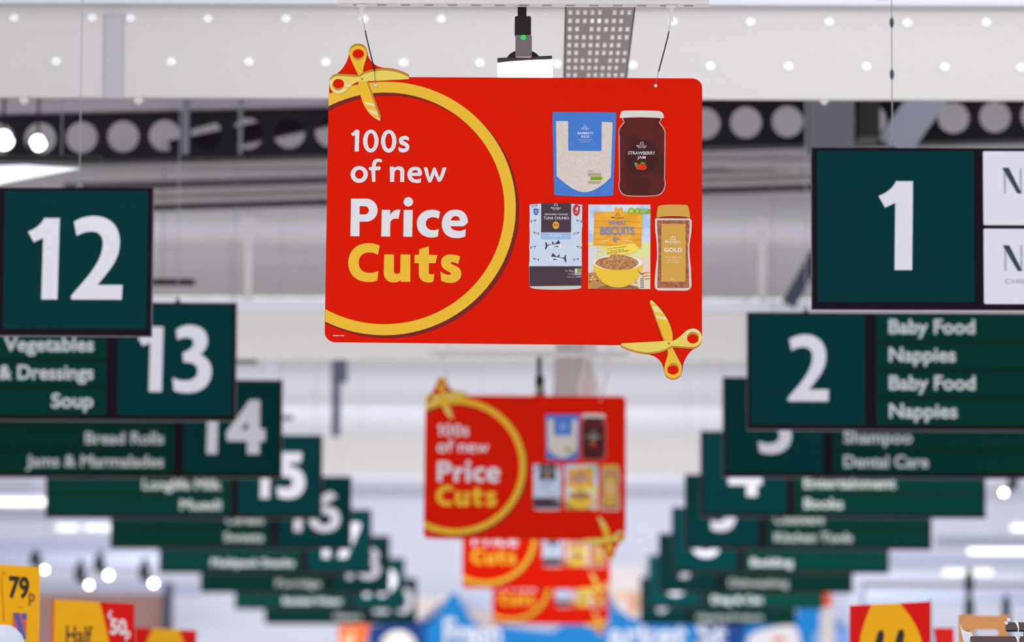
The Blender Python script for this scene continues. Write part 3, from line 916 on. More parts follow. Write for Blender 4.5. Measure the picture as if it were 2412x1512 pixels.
# ------------------------------------------------------------------ green aisle signs
GREEN = mat((0, 54, 55), .34, grain=.03, scale=3, spec=.04)
LISTG = mat((0, 54, 45), .36, grain=.03, scale=3, spec=.04)
BEZ = mat((22, 14, 24), .4, spec=.06)
ALU = mat((70, 64, 72), .4, spec=.3)
NUM = mat((226, 226, 234), .45)
LTX = mat((206, 212, 210), .45)
GLY = {  # outline, left, width in units of 100 = figure height
    '1': (path('M440 135 L680 135 L662 1390 L415 1390 L430 440 C385 465 340 485 285 508 L195 345 C300 305 400 240 440 135 Z'), 1255, 135),
    '2': (path('M890 190 C980 130 1090 100 1200 100 C1450 100 1600 260 1600 510 C1600 780 1450 930 1265 1165 L1650 1165 L1640 1390 L870 1390 L860 1340 C1000 1150 1340 850 1340 530 C1340 410 1280 340 1165 340 C1080 340 1010 365 935 408 Z'), 1255, 135),
    '3': (path('M765 240 C840 185 920 160 1000 160 C1190 160 1310 260 1310 430 C1310 540 1260 610 1185 665 C1310 720 1385 830 1385 960 C1385 1180 1230 1330 960 1330 C870 1330 800 1315 740 1290 L715 1070 C790 1105 860 1120 930 1120 C1070 1120 1145 1050 1145 950 C1145 840 1050 795 900 800 L885 640 C1000 590 1070 550 1070 460 C1070 400 1020 375 950 375 C890 375 840 390 790 415 Z'), 1120, 190),
    '4': (path('M1080 150 L1300 150 L1300 780 L1420 780 L1420 1050 L1300 1050 L1300 1330 L1030 1330 L1030 1050 L590 1050 L570 860 Z M1040 600 L1040 800 L895 800 Z'), 1180, 150),
    '5': (path('M440 115 L780 115 L760 285 L590 290 L585 350 C740 360 835 470 835 610 C835 770 730 880 560 880 C490 880 430 870 385 850 L370 680 C430 700 480 705 530 705 C590 705 630 665 630 610 C630 545 580 515 440 520 Z'), 760, 115),
    '6': (path('M60 0 L76 14 C58 22 44 33 38 44 C42 41 47 39 53 39 C72 39 84 51 84 68 C84 88 70 101 46 101 C20 101 5 85 5 62 C5 35 30 12 60 0 Z M45 56 C35 56 28 62 28 70 C28 78 35 84 45 84 C55 84 61 78 61 70 C61 61 55 56 45 56 Z'), 100, 0),
    '7': (path('M8 0 L78 0 L78 14 L40 100 L14 100 L50 18 L8 18 Z'), 100, 0),
    '8': ([ell(43, 26, 33, 27), ell(43, 27, 14, 10)], 100, 0),
    '9': (path('M30 100 L14 86 C32 78 46 67 52 56 C48 59 43 61 37 61 C18 61 6 49 6 32 C6 12 20 -1 44 -1 C70 -1 85 15 85 38 C85 65 60 88 30 100 Z M45 44 C55 44 62 38 62 30 C62 22 55 16 45 16 C35 16 29 22 29 30 C29 39 35 44 45 44 Z'), 100, 0),
    '0': ([ell(42, 50, 40, 51), ell(42, 50, 17, 32)], 100, 0)}


def numeral(mb, num, cx, base, cap, y):
    """digits centred on cx standing on base, cap high (metres)"""
    gl = []
    for ch in num:
        cs, H, top = GLY[ch]
        s = cap / H
        xs = [p[0] for c in cs for p in c]
        gl.append((ch, cs, s, top, min(xs), max(xs)))
    tot = sum((g[5] - g[4]) * g[2] for g in gl) + .15 * cap * (len(gl) - 1)
    x = cx - tot / 2
    for ch, cs, s, top, a, b in gl:
        f = lambda q, x=x, s=s, a=a, top=top: (x + (q[0] - a) * s, base + cap - (q[1] - top) * s)
        mb.flat(cs, f, y, NUM)
        if ch == '8':
            mb.flat([ell(43, 71, 38, 30), ell(43, 70, 17, 13)], f, y - .0006, NUM)
        x += (b - a) * s + .15 * cap


def aisle_sign(num, px, py, Y, side, rows, label, cable_px=None, adverts=False):
    """number panel at the aisle end; px, py = its outer top corner in the photo"""
    H = .6
    top = at(px, py, Y)
    Wd = 3.3 * H
    t = thing('aisle_sign', label, 'sign', (top.x, Y, top.z), 'green aisle signs, ' + ('right' if side > 0 else 'left') + ' row')
    X = lambda u: side * u * H                       # u = heights measured from the outer edge
    bx = lambda mb, u0, v0, u1, v1, y0, y1, m, bev=0: mb.box((min(X(u0), X(u1)), y0, -v1 * H), (max(X(u0), X(u1)), y1, -v0 * H), m, bev)
    fr = MB()
    bx(fr, 0, 0, 3.3, 1, .002, .06, ALU)
    bx(fr, 0, 0, 3.3, 1, -.002, .004, BEZ)
    if adverts:
        bx(fr, 0, .985, 3.3, 1.006, .008, .06, mat((206, 202, 204), .4))
    fr.build('frame', t, label='dark bezel around the panels')
    npn = bx(MB(), .032, .02, .995, .955, -.004, 0, GREEN, .001).build('number_panel', t)
    nm = MB()
    numeral(nm, num, X(.515), -.757 * H, .55 * H, -.0055)
    nm.build('numeral', npn, label='white number')
    if adverts:
        for (v0, v1), (ny0, ny1), big in (((.018, .478), (.122, .28), 'Nutmeg'), ((.498, .965), (.602, .76), 'Nutmeg')):
            pn = bx(MB(), 1.052, v0, 3.27, v1, -.004, 0, mat((226, 226, 236), .4), .004).build('list_panel', t, label='white panel')
            m = MB()
            f = lambda q: (X(q[0]), -q[1] * H)
            ink = mat((48, 66, 76), .5)
            x0 = 1.18
            h = ny1 - ny0
            for d in ((0, .012), (.098, .11)):        # tall serif letter: hairline, heavy diagonal, hairline
                m.flat([rect(x0 + d[0], ny0, x0 + d[1], ny1)], f, -.0055, mat((176, 180, 190), .5))
            m.flat([[(x0 - .01, ny0), (x0 + .03, ny0), (x0 + .108, ny1), (x0 + .082, ny1)]], f, -.006, ink)
            put_text(m, 'utmeg', (x0 + .135, ny0 + .04, x0 + .56, ny1 + .05), f, -.006, ink)
            if v0 > .3:
                m.build('lettering', pn, label='dark lettering')
                m = MB()
                put_text(m, 'CHILDRENSWEAR', (x0, ny1 + .05, x0 + .5, ny1 + .078), f, -.006, mat((170, 176, 190), .5))
            m.build('lettering', pn, label='dark lettering')
    else:
        for k in range(4):
            v0 = .018 + k * .2385
            pn = bx(MB(), 1.095, v0, 3.27, v0 + .222, -.004, 0, LISTG, .001).build('list_panel', t)
            s = rows[k] if k < len(rows) else ''
            if s:
                s, wd = s if isinstance(s, tuple) else (s, None)
                _, _, tw, th = text_tris(s, .022)
                capk = text_tris('H', .022)[3]
                sc = .122 / capk
                w = wd or tw * sc
                desc = any(ch in s for ch in 'gpqyjJ')
                vb = v0 + .165                        # baseline
                ys = [v for v in text_tris(s, .022)[0]]
                hh = th * sc
                y1 = vb + (.036 if desc else .002)
                u0, u1 = (1.2, 1.2 + w)
                m = MB()
                f = (lambda q: (X(q[0]), -q[1] * H)) if side > 0 else (lambda q: (X(2 * 1.2 + w - q[0]), -q[1] * H))
                put_text(m, s, (u0, y1 - hh, u1, y1), f, -.0055, LTX, .022)
                m.build('lettering', pn, label='pale lettering')
    for u in (.5, 2.8):
        c = MB().tube([(X(u), .03, 0), (X(u), .03, ZR - top.z + .02)], .0022, mat((150, 152, 162), .4), 6).build('hanging_cable', t)
        MB().lathe((X(u), .03, 0), [(.016, -.001), (.014, .012), (.005, .03)], STEEL).build('cable_clamp', c, True)
        if adverts and u == .5:
            for py2 in (50, 172):
                zz = at(2105, py2, Y).z - top.z
                MB().lathe((X(u), .03, zz), [(.003, -.02), (.008, -.008), (.008, .008), (.003, .02)], mat((70, 76, 96), .5), 'Z', 10).build('cable_grip', c, True)
    return t


HR, HL = 2.216, 2.262
R = [('1', 1912, 348, 15.55, [], 'green aisle sign numbered 1 beside white advert panels', True),
     ('2', 1760, 735, 21.5, [('Baby Food', .727), ('Nappies', .564), ('Baby Food', .727), ('Nappies', .575)], 'green aisle sign numbered 2 listing baby food and nappies', False),
     ('3', 1703, 888, 25.3, ['', '', ('Shampoo', .68), ('Dental Care', .84)], 'aisle sign 3 listing shampoo and dental care, behind sign 2', False),
     ('4', 1650, 1015, 29.5, ['', '', ('Entertainment', 1.06), ('Books', .45)], 'aisle sign 4 listing entertainment and books, below sign 3', False),
     ('5', 1613, 1117, 34.1, ['', '', ('Cookware', .66), ('Kitchen Tools', 1.04)], 'aisle sign listing kitchen tools, just below the books sign', False),
     ('6', 1582, 1194, 38.7, ['', '', '', ('Bedding', .64)], 'aisle sign listing bedding, just below the kitchen tools sign', False),
     ('7', 1551, 1256, 43.3, ['', '', '', ('Dishwashing', 1.0)], 'aisle sign listing dishwashing, just below the bedding sign', False),
     ('8', 1527, 1307, 48.1, ['', '', '', ('Dog & Cat', .95)], 'blurred aisle sign second lowest of the right row', False),
     ('9', 1508, 1360, 54.2, ['', '', '', ('Cleaning Products', 1.4)], 'blurred aisle sign lowest of the right row, above the blue mural', False)]
for n, px, py, Y, rows, lab, adv in R:
    aisle_sign(n, px, py, Y, 1, rows, lab, None, adv)
L = [('12', 360, 443, 17.0, [], 'green aisle sign numbered 12, nearest of the left row'),
     ('13', 557, 713, 21.4, ['', ('Vegetables', .76), ('& Dressings', .8), ('Soup', .352)], 'green aisle sign numbered 13 listing vegetables, dressings and soup'),
     ('14', 665, 895, 25.85, ['', '', ('Bread Rolls', .8), ('Jams & Marmalades', 1.4)], 'green aisle sign numbered 14 listing bread rolls and jams'),
     ('15', 759, 1025, 30.4, ['', '', ('Longlife Milk', .94), ('Muesli', .49)], 'green aisle sign numbered 15 listing longlife milk and muesli'),
     ('16', 828, 1122, 34.9, ['', '', ('Cereals', .52), ('Sweets', .54)], 'aisle sign numbered 16 listing sweets, below sign 15'),
     ('17', 875, 1200, 39.7, ['', '', '', ('Multipack Snacks', 1.29)], 'aisle sign listing multipack snacks, just below the sweets sign'),
     ('18', 918, 1262, 44.5, ['', '', '', ('Porridge', .78)], 'blurred aisle sign numbered 18, third lowest of the left row'),
     ('19', 953, 1315, 49.7, ['', '', '', ('Bottled Water', 1.16)], 'blurred aisle sign second lowest of the left row'),
     ('20', 982, 1362, 55.4, ['', '', '', ('Mixers', .59)], 'blurred aisle sign lowest of the left row, beside the blue mural')]
for n, px, py, Y, rows, lab in L:
    aisle_sign(n, px, py, Y, -1, rows, lab)

# ------------------------------------------------------------------ black linear lights and spotlights
for i, (px, py, Y) in enumerate(((240, 375, 20.8), (459, 665, 26.2), (606, 850, 31.5), (691, 984, 36.9))):
    p = at(px, py, Y)
    t = thing('linear_light', ['black linear light bar above aisle sign 12, topmost of its row', 'short black light bar showing beside aisle sign 12',
                               'short black light bar showing beside aisle sign 13', 'short black light bar showing beside aisle sign 14'][i], 'light', p, 'black linear light bars')
    MB().box((-1.5, -.04, -.017), (0, .04, .017), BLACK, .004).build('housing', t)
    for x in (-1.3, -.2):
        MB().tube([(x, 0, .015), (x, 0, ZR - p.z)], .003, STEEL, 6).build('drop_rod', t)
GLOW = mat((250, 252, 255), .4, emit=4)
p = at(180, 388, 20.9)
t = thing('bright_panel', 'glowing white tilted panel under the black bar at far left', 'light', p)
m = MB()
q = [at(188, 396, 20.9), at(60, 388, 20.9), at(-120, 394, 20.9), at(-120, 466, 20.9), at(10, 430, 20.9)]
q = [(w.x - p.x, w.z - p.z) for w in q]
m.prism([q], lambda a: a, 0, .02, mat((236, 244, 255), .4, emit=.6))  # bright wedge below the bar, made as a glowing panel
m.build('diffuser', t)
m = MB()
m.prism([[(a[0] * 1.02, a[1] + .004) for a in q]], lambda a: a, .02, .03, BLACK)
m.build('back_plate', t)
for (px, py, r, lab) in ((4, 330, .062, 'bright spotlight at the far left edge, in the beam opening'), (86, 337, .05, 'bright spotlight in the dark beam, second from the left edge')):
    c = at(px, py, 23.4)
    t = thing('spotlight', lab, 'light', c, 'spotlights before the pierced beam')
    MB().lathe((0, 0, 0), [(r * 1.08, 0), (r * 1.1, .03), (r * .8, .12), (r * .4, .15)], DARK, 'Y').build('housing', t, True)
    sp = MB()
    sp.flat([[(0.2 * r + .9 * r * math.cos(rad(a)) * (1.0 if math.cos(rad(a)) * math.sin(rad(a)) < 0.2 else .82), .9 * r * math.sin(rad(a))) for a in range(0, 360, 12)]], lambda a: a, -.004, GLOW)
    sp.build('lens', t, label='glowing lens')
    MB().tube([(0, .08, .02), (0, .08, ZR - c.z)], .008, DARK, 8).build('stem', t)

# distant strip lights and white trunking on both sides
FARW = mat((214, 218, 236), .6)
TUBE = mat((255, 252, 240), .4, emit=1.6)
for i, (x0, x1, y, h, Y, lab) in enumerate(((-140, 124, 1183, 20, 50, 'bright strip light at the left edge, topmost there'), (132, 184, 1244, 16, 56, 'short strip light left of the sweets sign, leftmost of two'),
                                            (199, 268, 1244, 16, 56, 'short strip light touching the left end of the sweets sign'),
                                            (2282, 2560, 1298, 20, 50, 'long bright strip light at the right edge'), (2384, 2560, 1244, 18, 53, 'strip light cut by the right edge, above the long one'),
                                            (2222, 2276, 1348, 18, 56, 'faint strip light left of the dark green post'), (2292, 2338, 1348, 18, 56, 'faint strip light right of the dark green post'))):
    a, b = at(x0, y + h * .3, Y), at(x1, y - h * .3, Y)
    t = thing('strip_light', lab, 'light', a, 'strip lights at the back of the store')
    w, hh = b.x - a.x, b.z - a.z
    MB().box((0, 0, 0), (w, .05, hh), mat((255, 252, 240), .4, emit=.62 if i in (1, 2, 5, 6) else 1.0), .01).build('diffuser', t, label='glowing tube')
    MB().box((-.01, .02, hh), (w + .01, .08, hh + .05), FARW, .01).build('housing', t)
    for x in (.1 * w, .9 * w):
        MB().tube([(x, .05, hh + .04), (x, .05, ZR - a.z)], .004, FARW, 6).build('drop_rod', t)
BAND = mat((176, 182, 204), .6)
for i, (x0, x1, y, Y, lab) in enumerate(((-300, 118, 1210, 45.5, 'white trunking across the left edge, topmost of the stack'), (-300, 262, 1282, 53, 'white trunking at the left, below the pair of strip lights'),
                                         (-300, 372, 1318, 60, 'white trunking at the left behind the small spotlights'), (-300, 468, 1386, 62.5, 'lowest white trunking at the left, above the wood wall'),
                                         (2205, 2700, 1276, 45.5, 'white trunking at the right, just above the long strip light'), (2086, 2700, 1322, 53, 'white trunking at the right, between the two rows of strip lights'),
                                         (2020, 2700, 1406, 60, 'blue-grey trunking low at the right, behind the yellow and red card'))):
    a, b = at(x0, y + 14, Y), at(x1, y - 14, Y)
    t = thing('trunking', lab, 'trunking', a, 'white trunking at the back of the store')
    m = MB().box((0, 0, 0), (b.x - a.x, .12, b.z - a.z), BAND, .01)
    m.build('channel', t)
    for x in (.2, b.x - a.x - .2):
        MB().tube([(x, .06, .05), (x, .06, ZR - a.z - .02)], .006, FARW, 6).build('drop_rod', t)
for (px, py, r, lab) in ((105, 1342, .027, 'glowing spotlight beside the 79p card'), (210, 1378, .03, 'lowest glowing spotlight of the left group, above the half price card'),
                         (256, 1355, .036, 'glowing spotlight in the middle of the left group'), (362, 1374, .036, 'rightmost glowing spotlight of the left group'),
                         (2364, 1160, .03, 'glowing spotlight near the right edge above the strip lights')):
    c = at(px, py, 54)
    t = thing('spotlight', lab, 'light', c, 'small spotlights at the back of the store')
    MB().lathe((0, 0, 0), [(r, -.012), (r * .9, -.02), (r * .3, -.024)], mat((255, 250, 240), .3, emit=14), 'Y').build('lens', t, True, label='glowing lens')
    MB().lathe((0, 0, 0), [(r * 1.3, -.01), (r * 1.4, .05), (r * .9, .16)], DARK, 'Y').build('housing', t, True)
    s = -1 if px < 2000 else 1
    MB().tube([(s * .05, .08, .03), (s * .13, .08, .09), (s * .13, .08, .17), (s * .12, .08, .34)], [.03, .07, .075, .02], BLACK, 10).build('bracket', t, True)
    MB().tube([(s * .12, .08, .33), (s * .12, .08, ZR - c.z)], .008, FARW, 6).build('stem', t)

# ------------------------------------------------------------------ price cards on the shelf ends
struct(MB().box((-2.9, 15, 0), (-2.25, 27, 1.9), OFFW).build('shelving_base'))
struct(MB().box((1.2, 12.8, 0), (2.7, 27, 1.9), OFFW).build('shelving_base'))
CY = mat((246, 178, 12), .4, spec=.05)
CR = mat((222, 14, 6), .4, spec=.04)
INK = mat((40, 26, 14), .5)


def card(px0, pxr, py_in, Y, yaw, ratio, label, draw):
    """card turned by yaw about its inner edge; draw works in card units, x 0..1 left to right, y down, 1 = width"""
    right = yaw < 0                                  # which end is nearer: True = right end
    near, far = (pxr, px0) if right else (px0, pxr)
    p = at(near, py_in, Y)
    k = at(far, py_in, Y).x / Y
    c_, s_ = math.cos(rad(yaw)) * (-1 if right else 1), abs(math.sin(rad(yaw)))
    W_ = (k * Y - p.x) / (c_ - k * s_)
    t = thing('price_card', label, 'price card', p, 'promotional cards on the shelf ends', rad(yaw))
    f = (lambda q: ((q[0] - 1) * W_, -q[1] * W_)) if right else (lambda q: (q[0] * W_, -q[1] * W_))
    draw(t, f)
    h = p.z - 1.9
    xm = (-.5 if right else .5) * W_
    MB().box((xm - .015, .012, -h), (xm + .015, .03, -.1), mat((200, 200, 205), .5)).build('stand', t, label='grey stand')
    return t


def d79(t, f):
    MB().prism([rect(0, 0, 1, .62)], f, 0, .008, CY).build('board', t)
    m = MB()
    put_text(m, '79', (.635, .075, .87, .235), f, -.002, INK, .03)
    m.build('lettering', t, label='dark price lettering')
    m = MB()
    put_text(m, 'p', (.87, .19, .94, .28), f, -.002, mat((150, 84, 14), .5), .02)
    put_text(m, 'for', (.555, .045, .60, .07), f, -.002, mat((160, 110, 20), .5))
    put_text(m, 'each', (.74, .288, .80, .30), f, -.002, mat((170, 120, 20), .5))
    m.build('small_print', t, label='small brown lettering')
    m = MB()
    m.flat([rect(.69, .335, .845, .52)], f, -.002, mat((206, 90, 90), .4))
    m.flat([[(.69, .335), (.75, .335), (.845, .52), (.785, .52)]], f, -.0025, mat((70, 90, 160), .4))
    m.flat([rect(.79, .335, .845, .375)], f, -.003, mat((70, 90, 160), .4))
    m.flat([[(.545, .08), (.552, .08), (.59, .40), (.58, .40)]], f, -.002, mat((206, 120, 10), .4))
    m.build('emblem', t, label='small red and blue panel')


def dhalf(t, f):
    m = MB().prism([rect(0, 0, 1, .62)], f, 0, .008, CR)
    m.flat([[(0, 0), (.56, 0)] + [(.56 + .20 * (1 - (1 - k / 8) ** 1.5), .62 * k / 8) for k in range(1, 9)] + [(0, .62)]], f, -.001, CY)
    m.build('board', t)
    m = MB()
    put_text(m, 'Half', (.15, .18, .47, .32), f, -.002, INK, .015)
    m.build('lettering', t, label='dark lettering')
    m = MB()
    w = mat((240, 220, 222), .5)
    put_text(m, '\u00a3', (.66, .055, .72, .115), f, -.002, w, .03)
    put_text(m, '50', (.69, .115, .90, .235), f, -.002, w, .04)
    put_text(m, 'p', (.885, .20, .95, .28), f, -.002, w, .03)
    m.build('lettering', t, label='pale price lettering')


def doval(a0, a1, b0, b1, letters):
    def g(t, f):
        m = MB().prism([rect(0, 0, 1, .62)], f, 0, .008, CR)
        n = 10
        cv = lambda u, v, k: u + (v - u) * (1 - (1 - k / n) ** 1.9)
        pts = [(cv(a1, b1, k), .36 * k / n) for k in range(n + 1)] + [(b1, .62), (b0, .62)] + [(cv(a0, b0, k), .36 * k / n) for k in range(n, -1, -1)]
        m.flat([pts], f, -.001, CY)
        m.build('board', t)
        if letters:
            m = MB()
            for x in (.385, .64):
                m.flat([[(x - .10, .36), (x - .02, .205), (x + .01, .185), (x + .05, .195), (x + .06, .23), (x + .02, .36)]], f, -.002, INK)
            m.build('lettering', t, label='dark slanting strokes')
    return g


card(-110, 95, 1322, 16.2, 60, 0, 'yellow card reading 79p at the left edge', d79)
card(127, 317, 1412, 19.2, 60, 0, 'yellow and red half price card, second from the left', dhalf)
card(320, 463, 1478, 24.7, 60, 0, 'low red card with a yellow oval, right of the half price card', doval(.27, .70, .12, .86, False))
card(2001, 2188, 1417, 18.2, -60, 0, 'large red card with a yellow oval, low at the right', doval(.29, .64, .12, .93, True))

# white rounded thing in the lower left corner
p = at(0, 1535, 15.6)
m = MB()
m.lathe((0, 0, 0), [(.03, .098), (.055, .088), (.08, .062), (.094, .025), (.098, -.03), (.094, -.1), (.085, -.16)], mat((214, 218, 232), .5), 'Z', 32)
o = tag(m.build('rounded_cover', None, True), 'white rounded cover in the bottom left corner before the 79p card', 'cover')
o.location = p
# what it stands on
struct(MB().box((-2.35, 15.2, 0), (-1.6, 16.0, p.z - .16), OFFW).build('shelving_base'))

# right-hand bits: box, bars, hook, red box
KR = mat((212, 148, 90), .6, grain=.08, scale=30)
bx_ = at(2268, 1512, 17.5)
p1 = at(2374, 1447, 17.5)
t = thing('cardboard_box', 'brown cardboard box with a hand hole, low at the right edge', 'box', (bx_.x, 17.5, 1.9))
w, h = p1.x - bx_.x, p1.z - 1.9
m = MB()
hz0 = at(0, 1488, 17.5).z - 1.9
hz1 = at(0, 1473, 17.5).z - 1.9
hx0, hx1 = w * .22, w * .72
slot = [(hx0 + (hz1 - hz0) / 2 + (hz1 - hz0) / 2 * math.cos(rad(a)), (hz0 + hz1) / 2 + (hz1 - hz0) / 2 * math.sin(rad(a))) for a in range(90, 271, 20)] + \
       [(hx1 + (hz1 - hz0) / 2 * math.cos(rad(a)), (hz0 + hz1) / 2 + (hz1 - hz0) / 2 * math.sin(rad(a))) for a in range(-90, 91, 20)]
m.prism([[(0, 0), (w, 0), (w, h), (w * .84, h), (w * .80, h - .006), (w * .28, h - .006), (w * .24, h), (0, h)], slot], lambda a: a, 0, .004, KR)
m.build('front_panel', t)
m = MB().box((0, .004, 0), (.004, .18, h), KR)
m.box((w - .004, .004, 0), (w, .18, h), KR)
m.build('side_panels', t)
MB().box((0, .18, 0), (w, .184, h - .13), KR).build('back_panel', t)
MB().box((.004, .004, 0), (w - .004, .18, .004), KR).build('base', t)

BARM = mat((92, 78, 76), .4, .4)
TIE = mat((240, 240, 246), .35)
for (y0, y1, x0, lab, tx) in ((1466, 1487, 2370, 'upper dark metal shelf bar with a white tie, at the right edge', 2398),
                              (1499, 1530, 2287, 'lower dark metal shelf bar with a white tie, in the bottom right corner', 2399)):
    a, b = at(x0, y1, 13.6), at(2500, y0, 13.6)
    t = thing('shelf_bar', lab, 'bar', a, 'dark shelf bars at the right edge')
    MB().box((0, 0, 0), (b.x - a.x, .03, b.z - a.z), BARM, .003).build('bar', t)
    MB().box((.002, .0, 0), (b.x - a.x, .03, .004), BLACK).build('lower_lip', t, label='black lower edge')
    tz_ = b.z - a.z
    xx = at(tx, y0, 13.6).x - a.x
    MB().tube([(xx - .012, -.004, tz_ + .006), (xx - .003, -.006, tz_ * .8), (xx + .001, -.005, tz_ * .3), (xx - .002, -.004, -.012), (xx + .004, -.003, -.022)],
              [.0025, .004, .002, .0015, .003], TIE, 8).build('tie', t, True, label='white plastic tie')
    if y0 < 1480:
        MB().tube([(.006, .0, tz_ + .002), (.010, -.002, tz_ + .012)], [.004, .006], TIE, 8).build('stud', t, True, label='white stud')
        MB().tube([(-.004, -.003, tz_ + .001), (.004, -.003, tz_ - .006)], [.003, .005], TIE, 8).build('end_clip', t, True, label='white end clip')
    MB().box((.06, .03, -(a.z - 1.9)), (.08, .05, b.z - a.z), BARM).build('upright', t)
p = at(2262, 1470, 13.7)
t = thing('plastic_hook', 'white plastic hook at the left end of the lower shelf bar', 'hook', p)
m = MB()
pts = path('M0 0 C4 14 8 16 18 17 C26 18 29 22 29 30 C27 36 28 42 30 60 L12 60 C12 46 8 40 6 30 C3 20 1 10 0 0 Z')
m.prism(pts, lambda q: (q[0] * .00137, -q[1] * .00137), 0, .012, TIE)
m.build('hook', t)
MB().box((.018, .012, -(p.z - 1.9)), (.03, .02, -.02), BARM).build('stem', t)
a, b = at(2201, 1512, 22), at(2247, 1479, 22)
m = MB().box((a.x, 22, 1.9), (b.x, 22.12, b.z), mat((232, 26, 18), .45), .004)
tag(m.build('carton'), 'small bright red carton right of the large red and yellow card', 'carton')
c = at(2196, 1500, 21)
m = MB().lathe((c.x, 21.1, 1.9), [(.022, 0), (.03, .05), (.032, .22), (.022, .32), (.01, .38), (.01, c.z - 1.9 + .19)], mat((140, 190, 204), .3), 'Z', 16)
tag(m.build('bottle', None, True), 'pale teal bottle behind the right edge of the large red card', 'bottle')

# ------------------------------------------------------------------ end wall mural, posts and small goods at the back
YM = 63.6
BLU = mat((14, 132, 206), .5)
NAVY = mat((4, 66, 136), .5)
SKY = mat((130, 164, 224), .5)
mu = thing('wall_mural', 'blue wall mural with white lettering along the bottom centre', 'mural', at(1300, 1512, YM))
o_ = mu.location
MP = lambda q: (lambda w: (w.x - o_.x, w.z - o_.z))(at(q[0], q[1], YM))
m = MB()
m.prism([[(1010, 1560), (1000, 1480), (1046, 1424), (1060, 1398), (1076, 1398), (1092, 1430), (1160, 1472), (1300, 1490), (1432, 1400), (1446, 1436), (1520, 1466), (1700, 1468),
          (1790, 1462), (1870, 1474), (1880, 1430), (1925, 1428), (1990, 1478), (2000, 1560)]], MP, 0, .04, BLU)
m.build('panel', mu, label='blue panel')
m = MB()
m.prism([[(868, 1560), (868, 1474), (1000, 1462), (1040, 1440), (1000, 1480), (1012, 1560)]], MP, 0, .04, NAVY)
m.build('panel', mu, label='navy panel')
MB().prism([[(1640, 1472), (1760, 1472), (1740, 1560), (1640, 1560)]], MP, -.01, 0, NAVY).build('panel', mu, label='navy panel')
m = MB()
put_text(m, 'Fresh', (1046, 1456, 1180, 1525), MP, -.02, mat((238, 240, 246), .5), .03)
m.build('lettering', mu, label='white lettering')
m = MB()
put_text(m, 'arket St', (1432, 1462, 1712, 1530), MP, -.02, mat((226, 232, 246), .5), .03)
m.build('lettering', mu, label='white lettering')
m = MB()
m.prism([path('M1434 1330 L1512 1330 L1512 1450 L1490 1458 C1460 1440 1445 1420 1438 1396 Z')[0]], MP, -.03, -.01, mat((236, 226, 222), .5))
m.flat([ell(1462, 1402, 10, 10)], MP, -.032, mat((232, 180, 90), .5))
m.flat([ell(1492, 1420, 16, 30)], MP, -.032, mat((226, 172, 140), .5))
m.build('food_picture', mu, label='pale food picture')
m = MB()
m.prism([path('M1756 1560 L1762 1500 C1790 1476 1830 1480 1860 1468 C1885 1470 1888 1520 1886 1560 Z')[0]], MP, -.03, -.01, mat((232, 226, 228), .5))
m.flat([ell(1834, 1508, 14, 8)], MP, -.032, mat((222, 120, 70), .5))
m.build('food_picture', mu, label='pale food picture')
m = MB()
m.prism([path('M966 1405 C1000 1380 1015 1440 1042 1395 L1060 1398 L1040 1418 C1020 1424 1010 1440 985 1462 L966 1440 Z')[0]], MP, -.005, .02, mat((236, 222, 214), .5))
m.build('food_picture', mu, label='pale food picture')
m = MB()
m.prism([path('M1098 1440 C1110 1466 1140 1480 1166 1478 L1166 1440 Z')[0]], MP, -.03, -.01, mat((206, 190, 186), .5))
m.build('food_picture', mu, label='pale food picture')
m = MB().prism([[(1905, 1560), (1916, 1486), (2000, 1478), (2080, 1482), (2080, 1560)]], MP, -.05, -.03, SKY)
m.build('panel', mu, label='light blue panel')
for nm, lab, cat, d, col, Y in (('hanging_board', 'small orange board left of the navy mural end', 'board', 'M796 1474 L872 1470 L846 1560 L800 1560 Z', (222, 100, 40), 60.5),):
    p = at(830, 1512, Y)
    f = lambda q: (lambda w: (w.x - p.x, w.z - p.z))(at(q[0], q[1], Y))
    t = thing(nm, lab, cat, p)
    m = MB().prism(path(d), f, 0, .03, mat(col, .5))
    m.flat(path('M806 1500 L836 1484 L840 1560 L806 1560 Z'), f, -.003, mat((232, 170, 130), .5))
    m.build('board', t)
    MB().box((-.02, .03, -p.z), (.02, .07, .1), GREY).build('post', t)
c = at(938, 1560, 60)
m = MB()
rr = at(985, 1560, 60).x - c.x
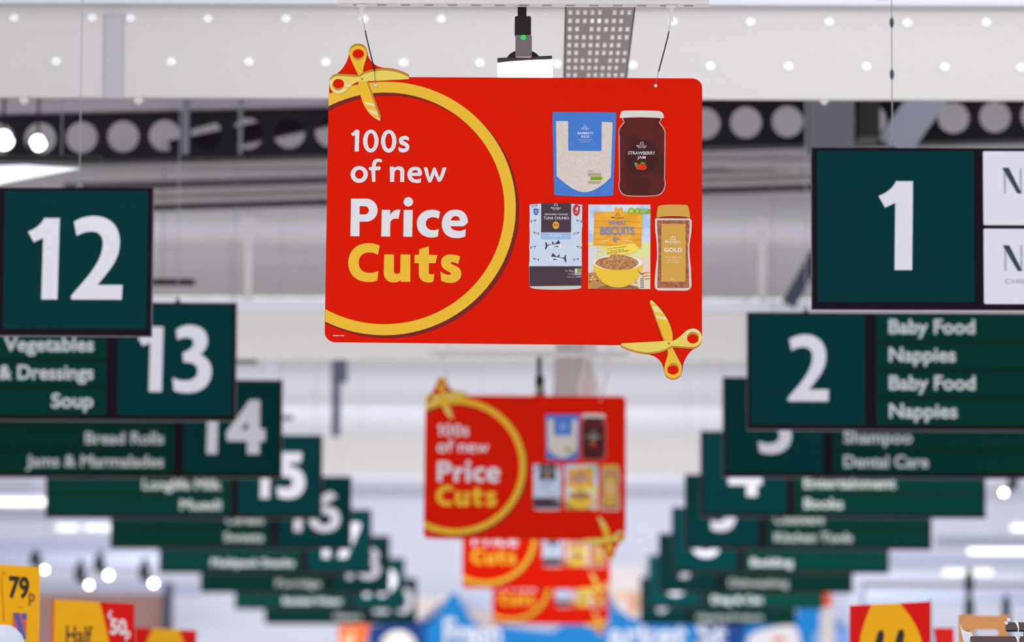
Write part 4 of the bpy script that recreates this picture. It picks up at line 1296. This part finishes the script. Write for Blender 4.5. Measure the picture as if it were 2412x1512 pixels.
m.lathe((c.x, 60, 0), [(rr * .9, 0), (rr * .9, c.z - .02), (rr, c.z), (rr * .98, c.z + .18), (rr * .8, c.z + .34), (rr * .4, c.z + .43), (rr * .05, c.z + .45)], mat((206, 196, 184), .6), 'Z', 28)
tag(m.build('domed_display', None, True), 'beige domed display in front of the navy mural end', 'display')
c = at(1948, 1430, 55)
t = thing('bottle_display', 'orange capped giant bottle right of the mural', 'bottle', (c.x, 55, 0))
MB().lathe((0, 0, 0), [(.06, 0), (.1, .2), (.1, c.z - .25), (.09, c.z - .06), (.07, c.z)], mat((214, 208, 208), .5), 'Z', 20).build('body', t, True)
MB().lathe((0, 0, c.z), [(.062, 0), (.066, .03), (.062, .15), (.03, .19)], mat((226, 84, 26), .45), 'Z', 20).build('cap', t, True, label='orange cap')

# white portal and posts low at the right
a, b = at(2006, 1352, 58), at(2700, 1374, 58)
t = thing('portal_frame', 'pale frame with a dark inner edge behind the large red card', 'frame', (a.x, 58, 0))
w = b.x - a.x
MB().box((0, 0, b.z), (w, .2, a.z), FARW, .02).build('lintel', t)
MB().box((0, 0, 0), (.13, .2, b.z), FARW, .02).build('jamb', t)
m = MB().box((.13, .01, b.z - .05), (w, .19, b.z), mat((126, 120, 128), .6))
m.box((.13, .01, 0), (.17, .19, b.z - .05), mat((126, 120, 128), .6))
m.build('inner_edge', t, label='grey inner edge')
for (px, y0, y1, wpx, Y, col, lab) in ((2283, 1338, 1450, 24, 40, (34, 54, 54), 'dark green slender post behind the cardboard box'),
                                       (2370, 1404, 1446, 20, 44, (36, 42, 62), 'short navy post right of the dark green post')):
    a, b = at(px, y1, Y), at(px, y0, Y)
    wd = wpx / FPX * Y / 2
    m = MB().lathe((a.x, Y, 0), [(wd, 0), (wd, a.z), (wd, a.z + .1), (wd * .45, a.z + .2), (wd, b.z - .18), (wd * .9, b.z - .1), (wd * .4, b.z)], mat(col, .5), 'Z', 14)
    tag(m.build('post', None, True), lab, 'post', 'dark posts at the right')
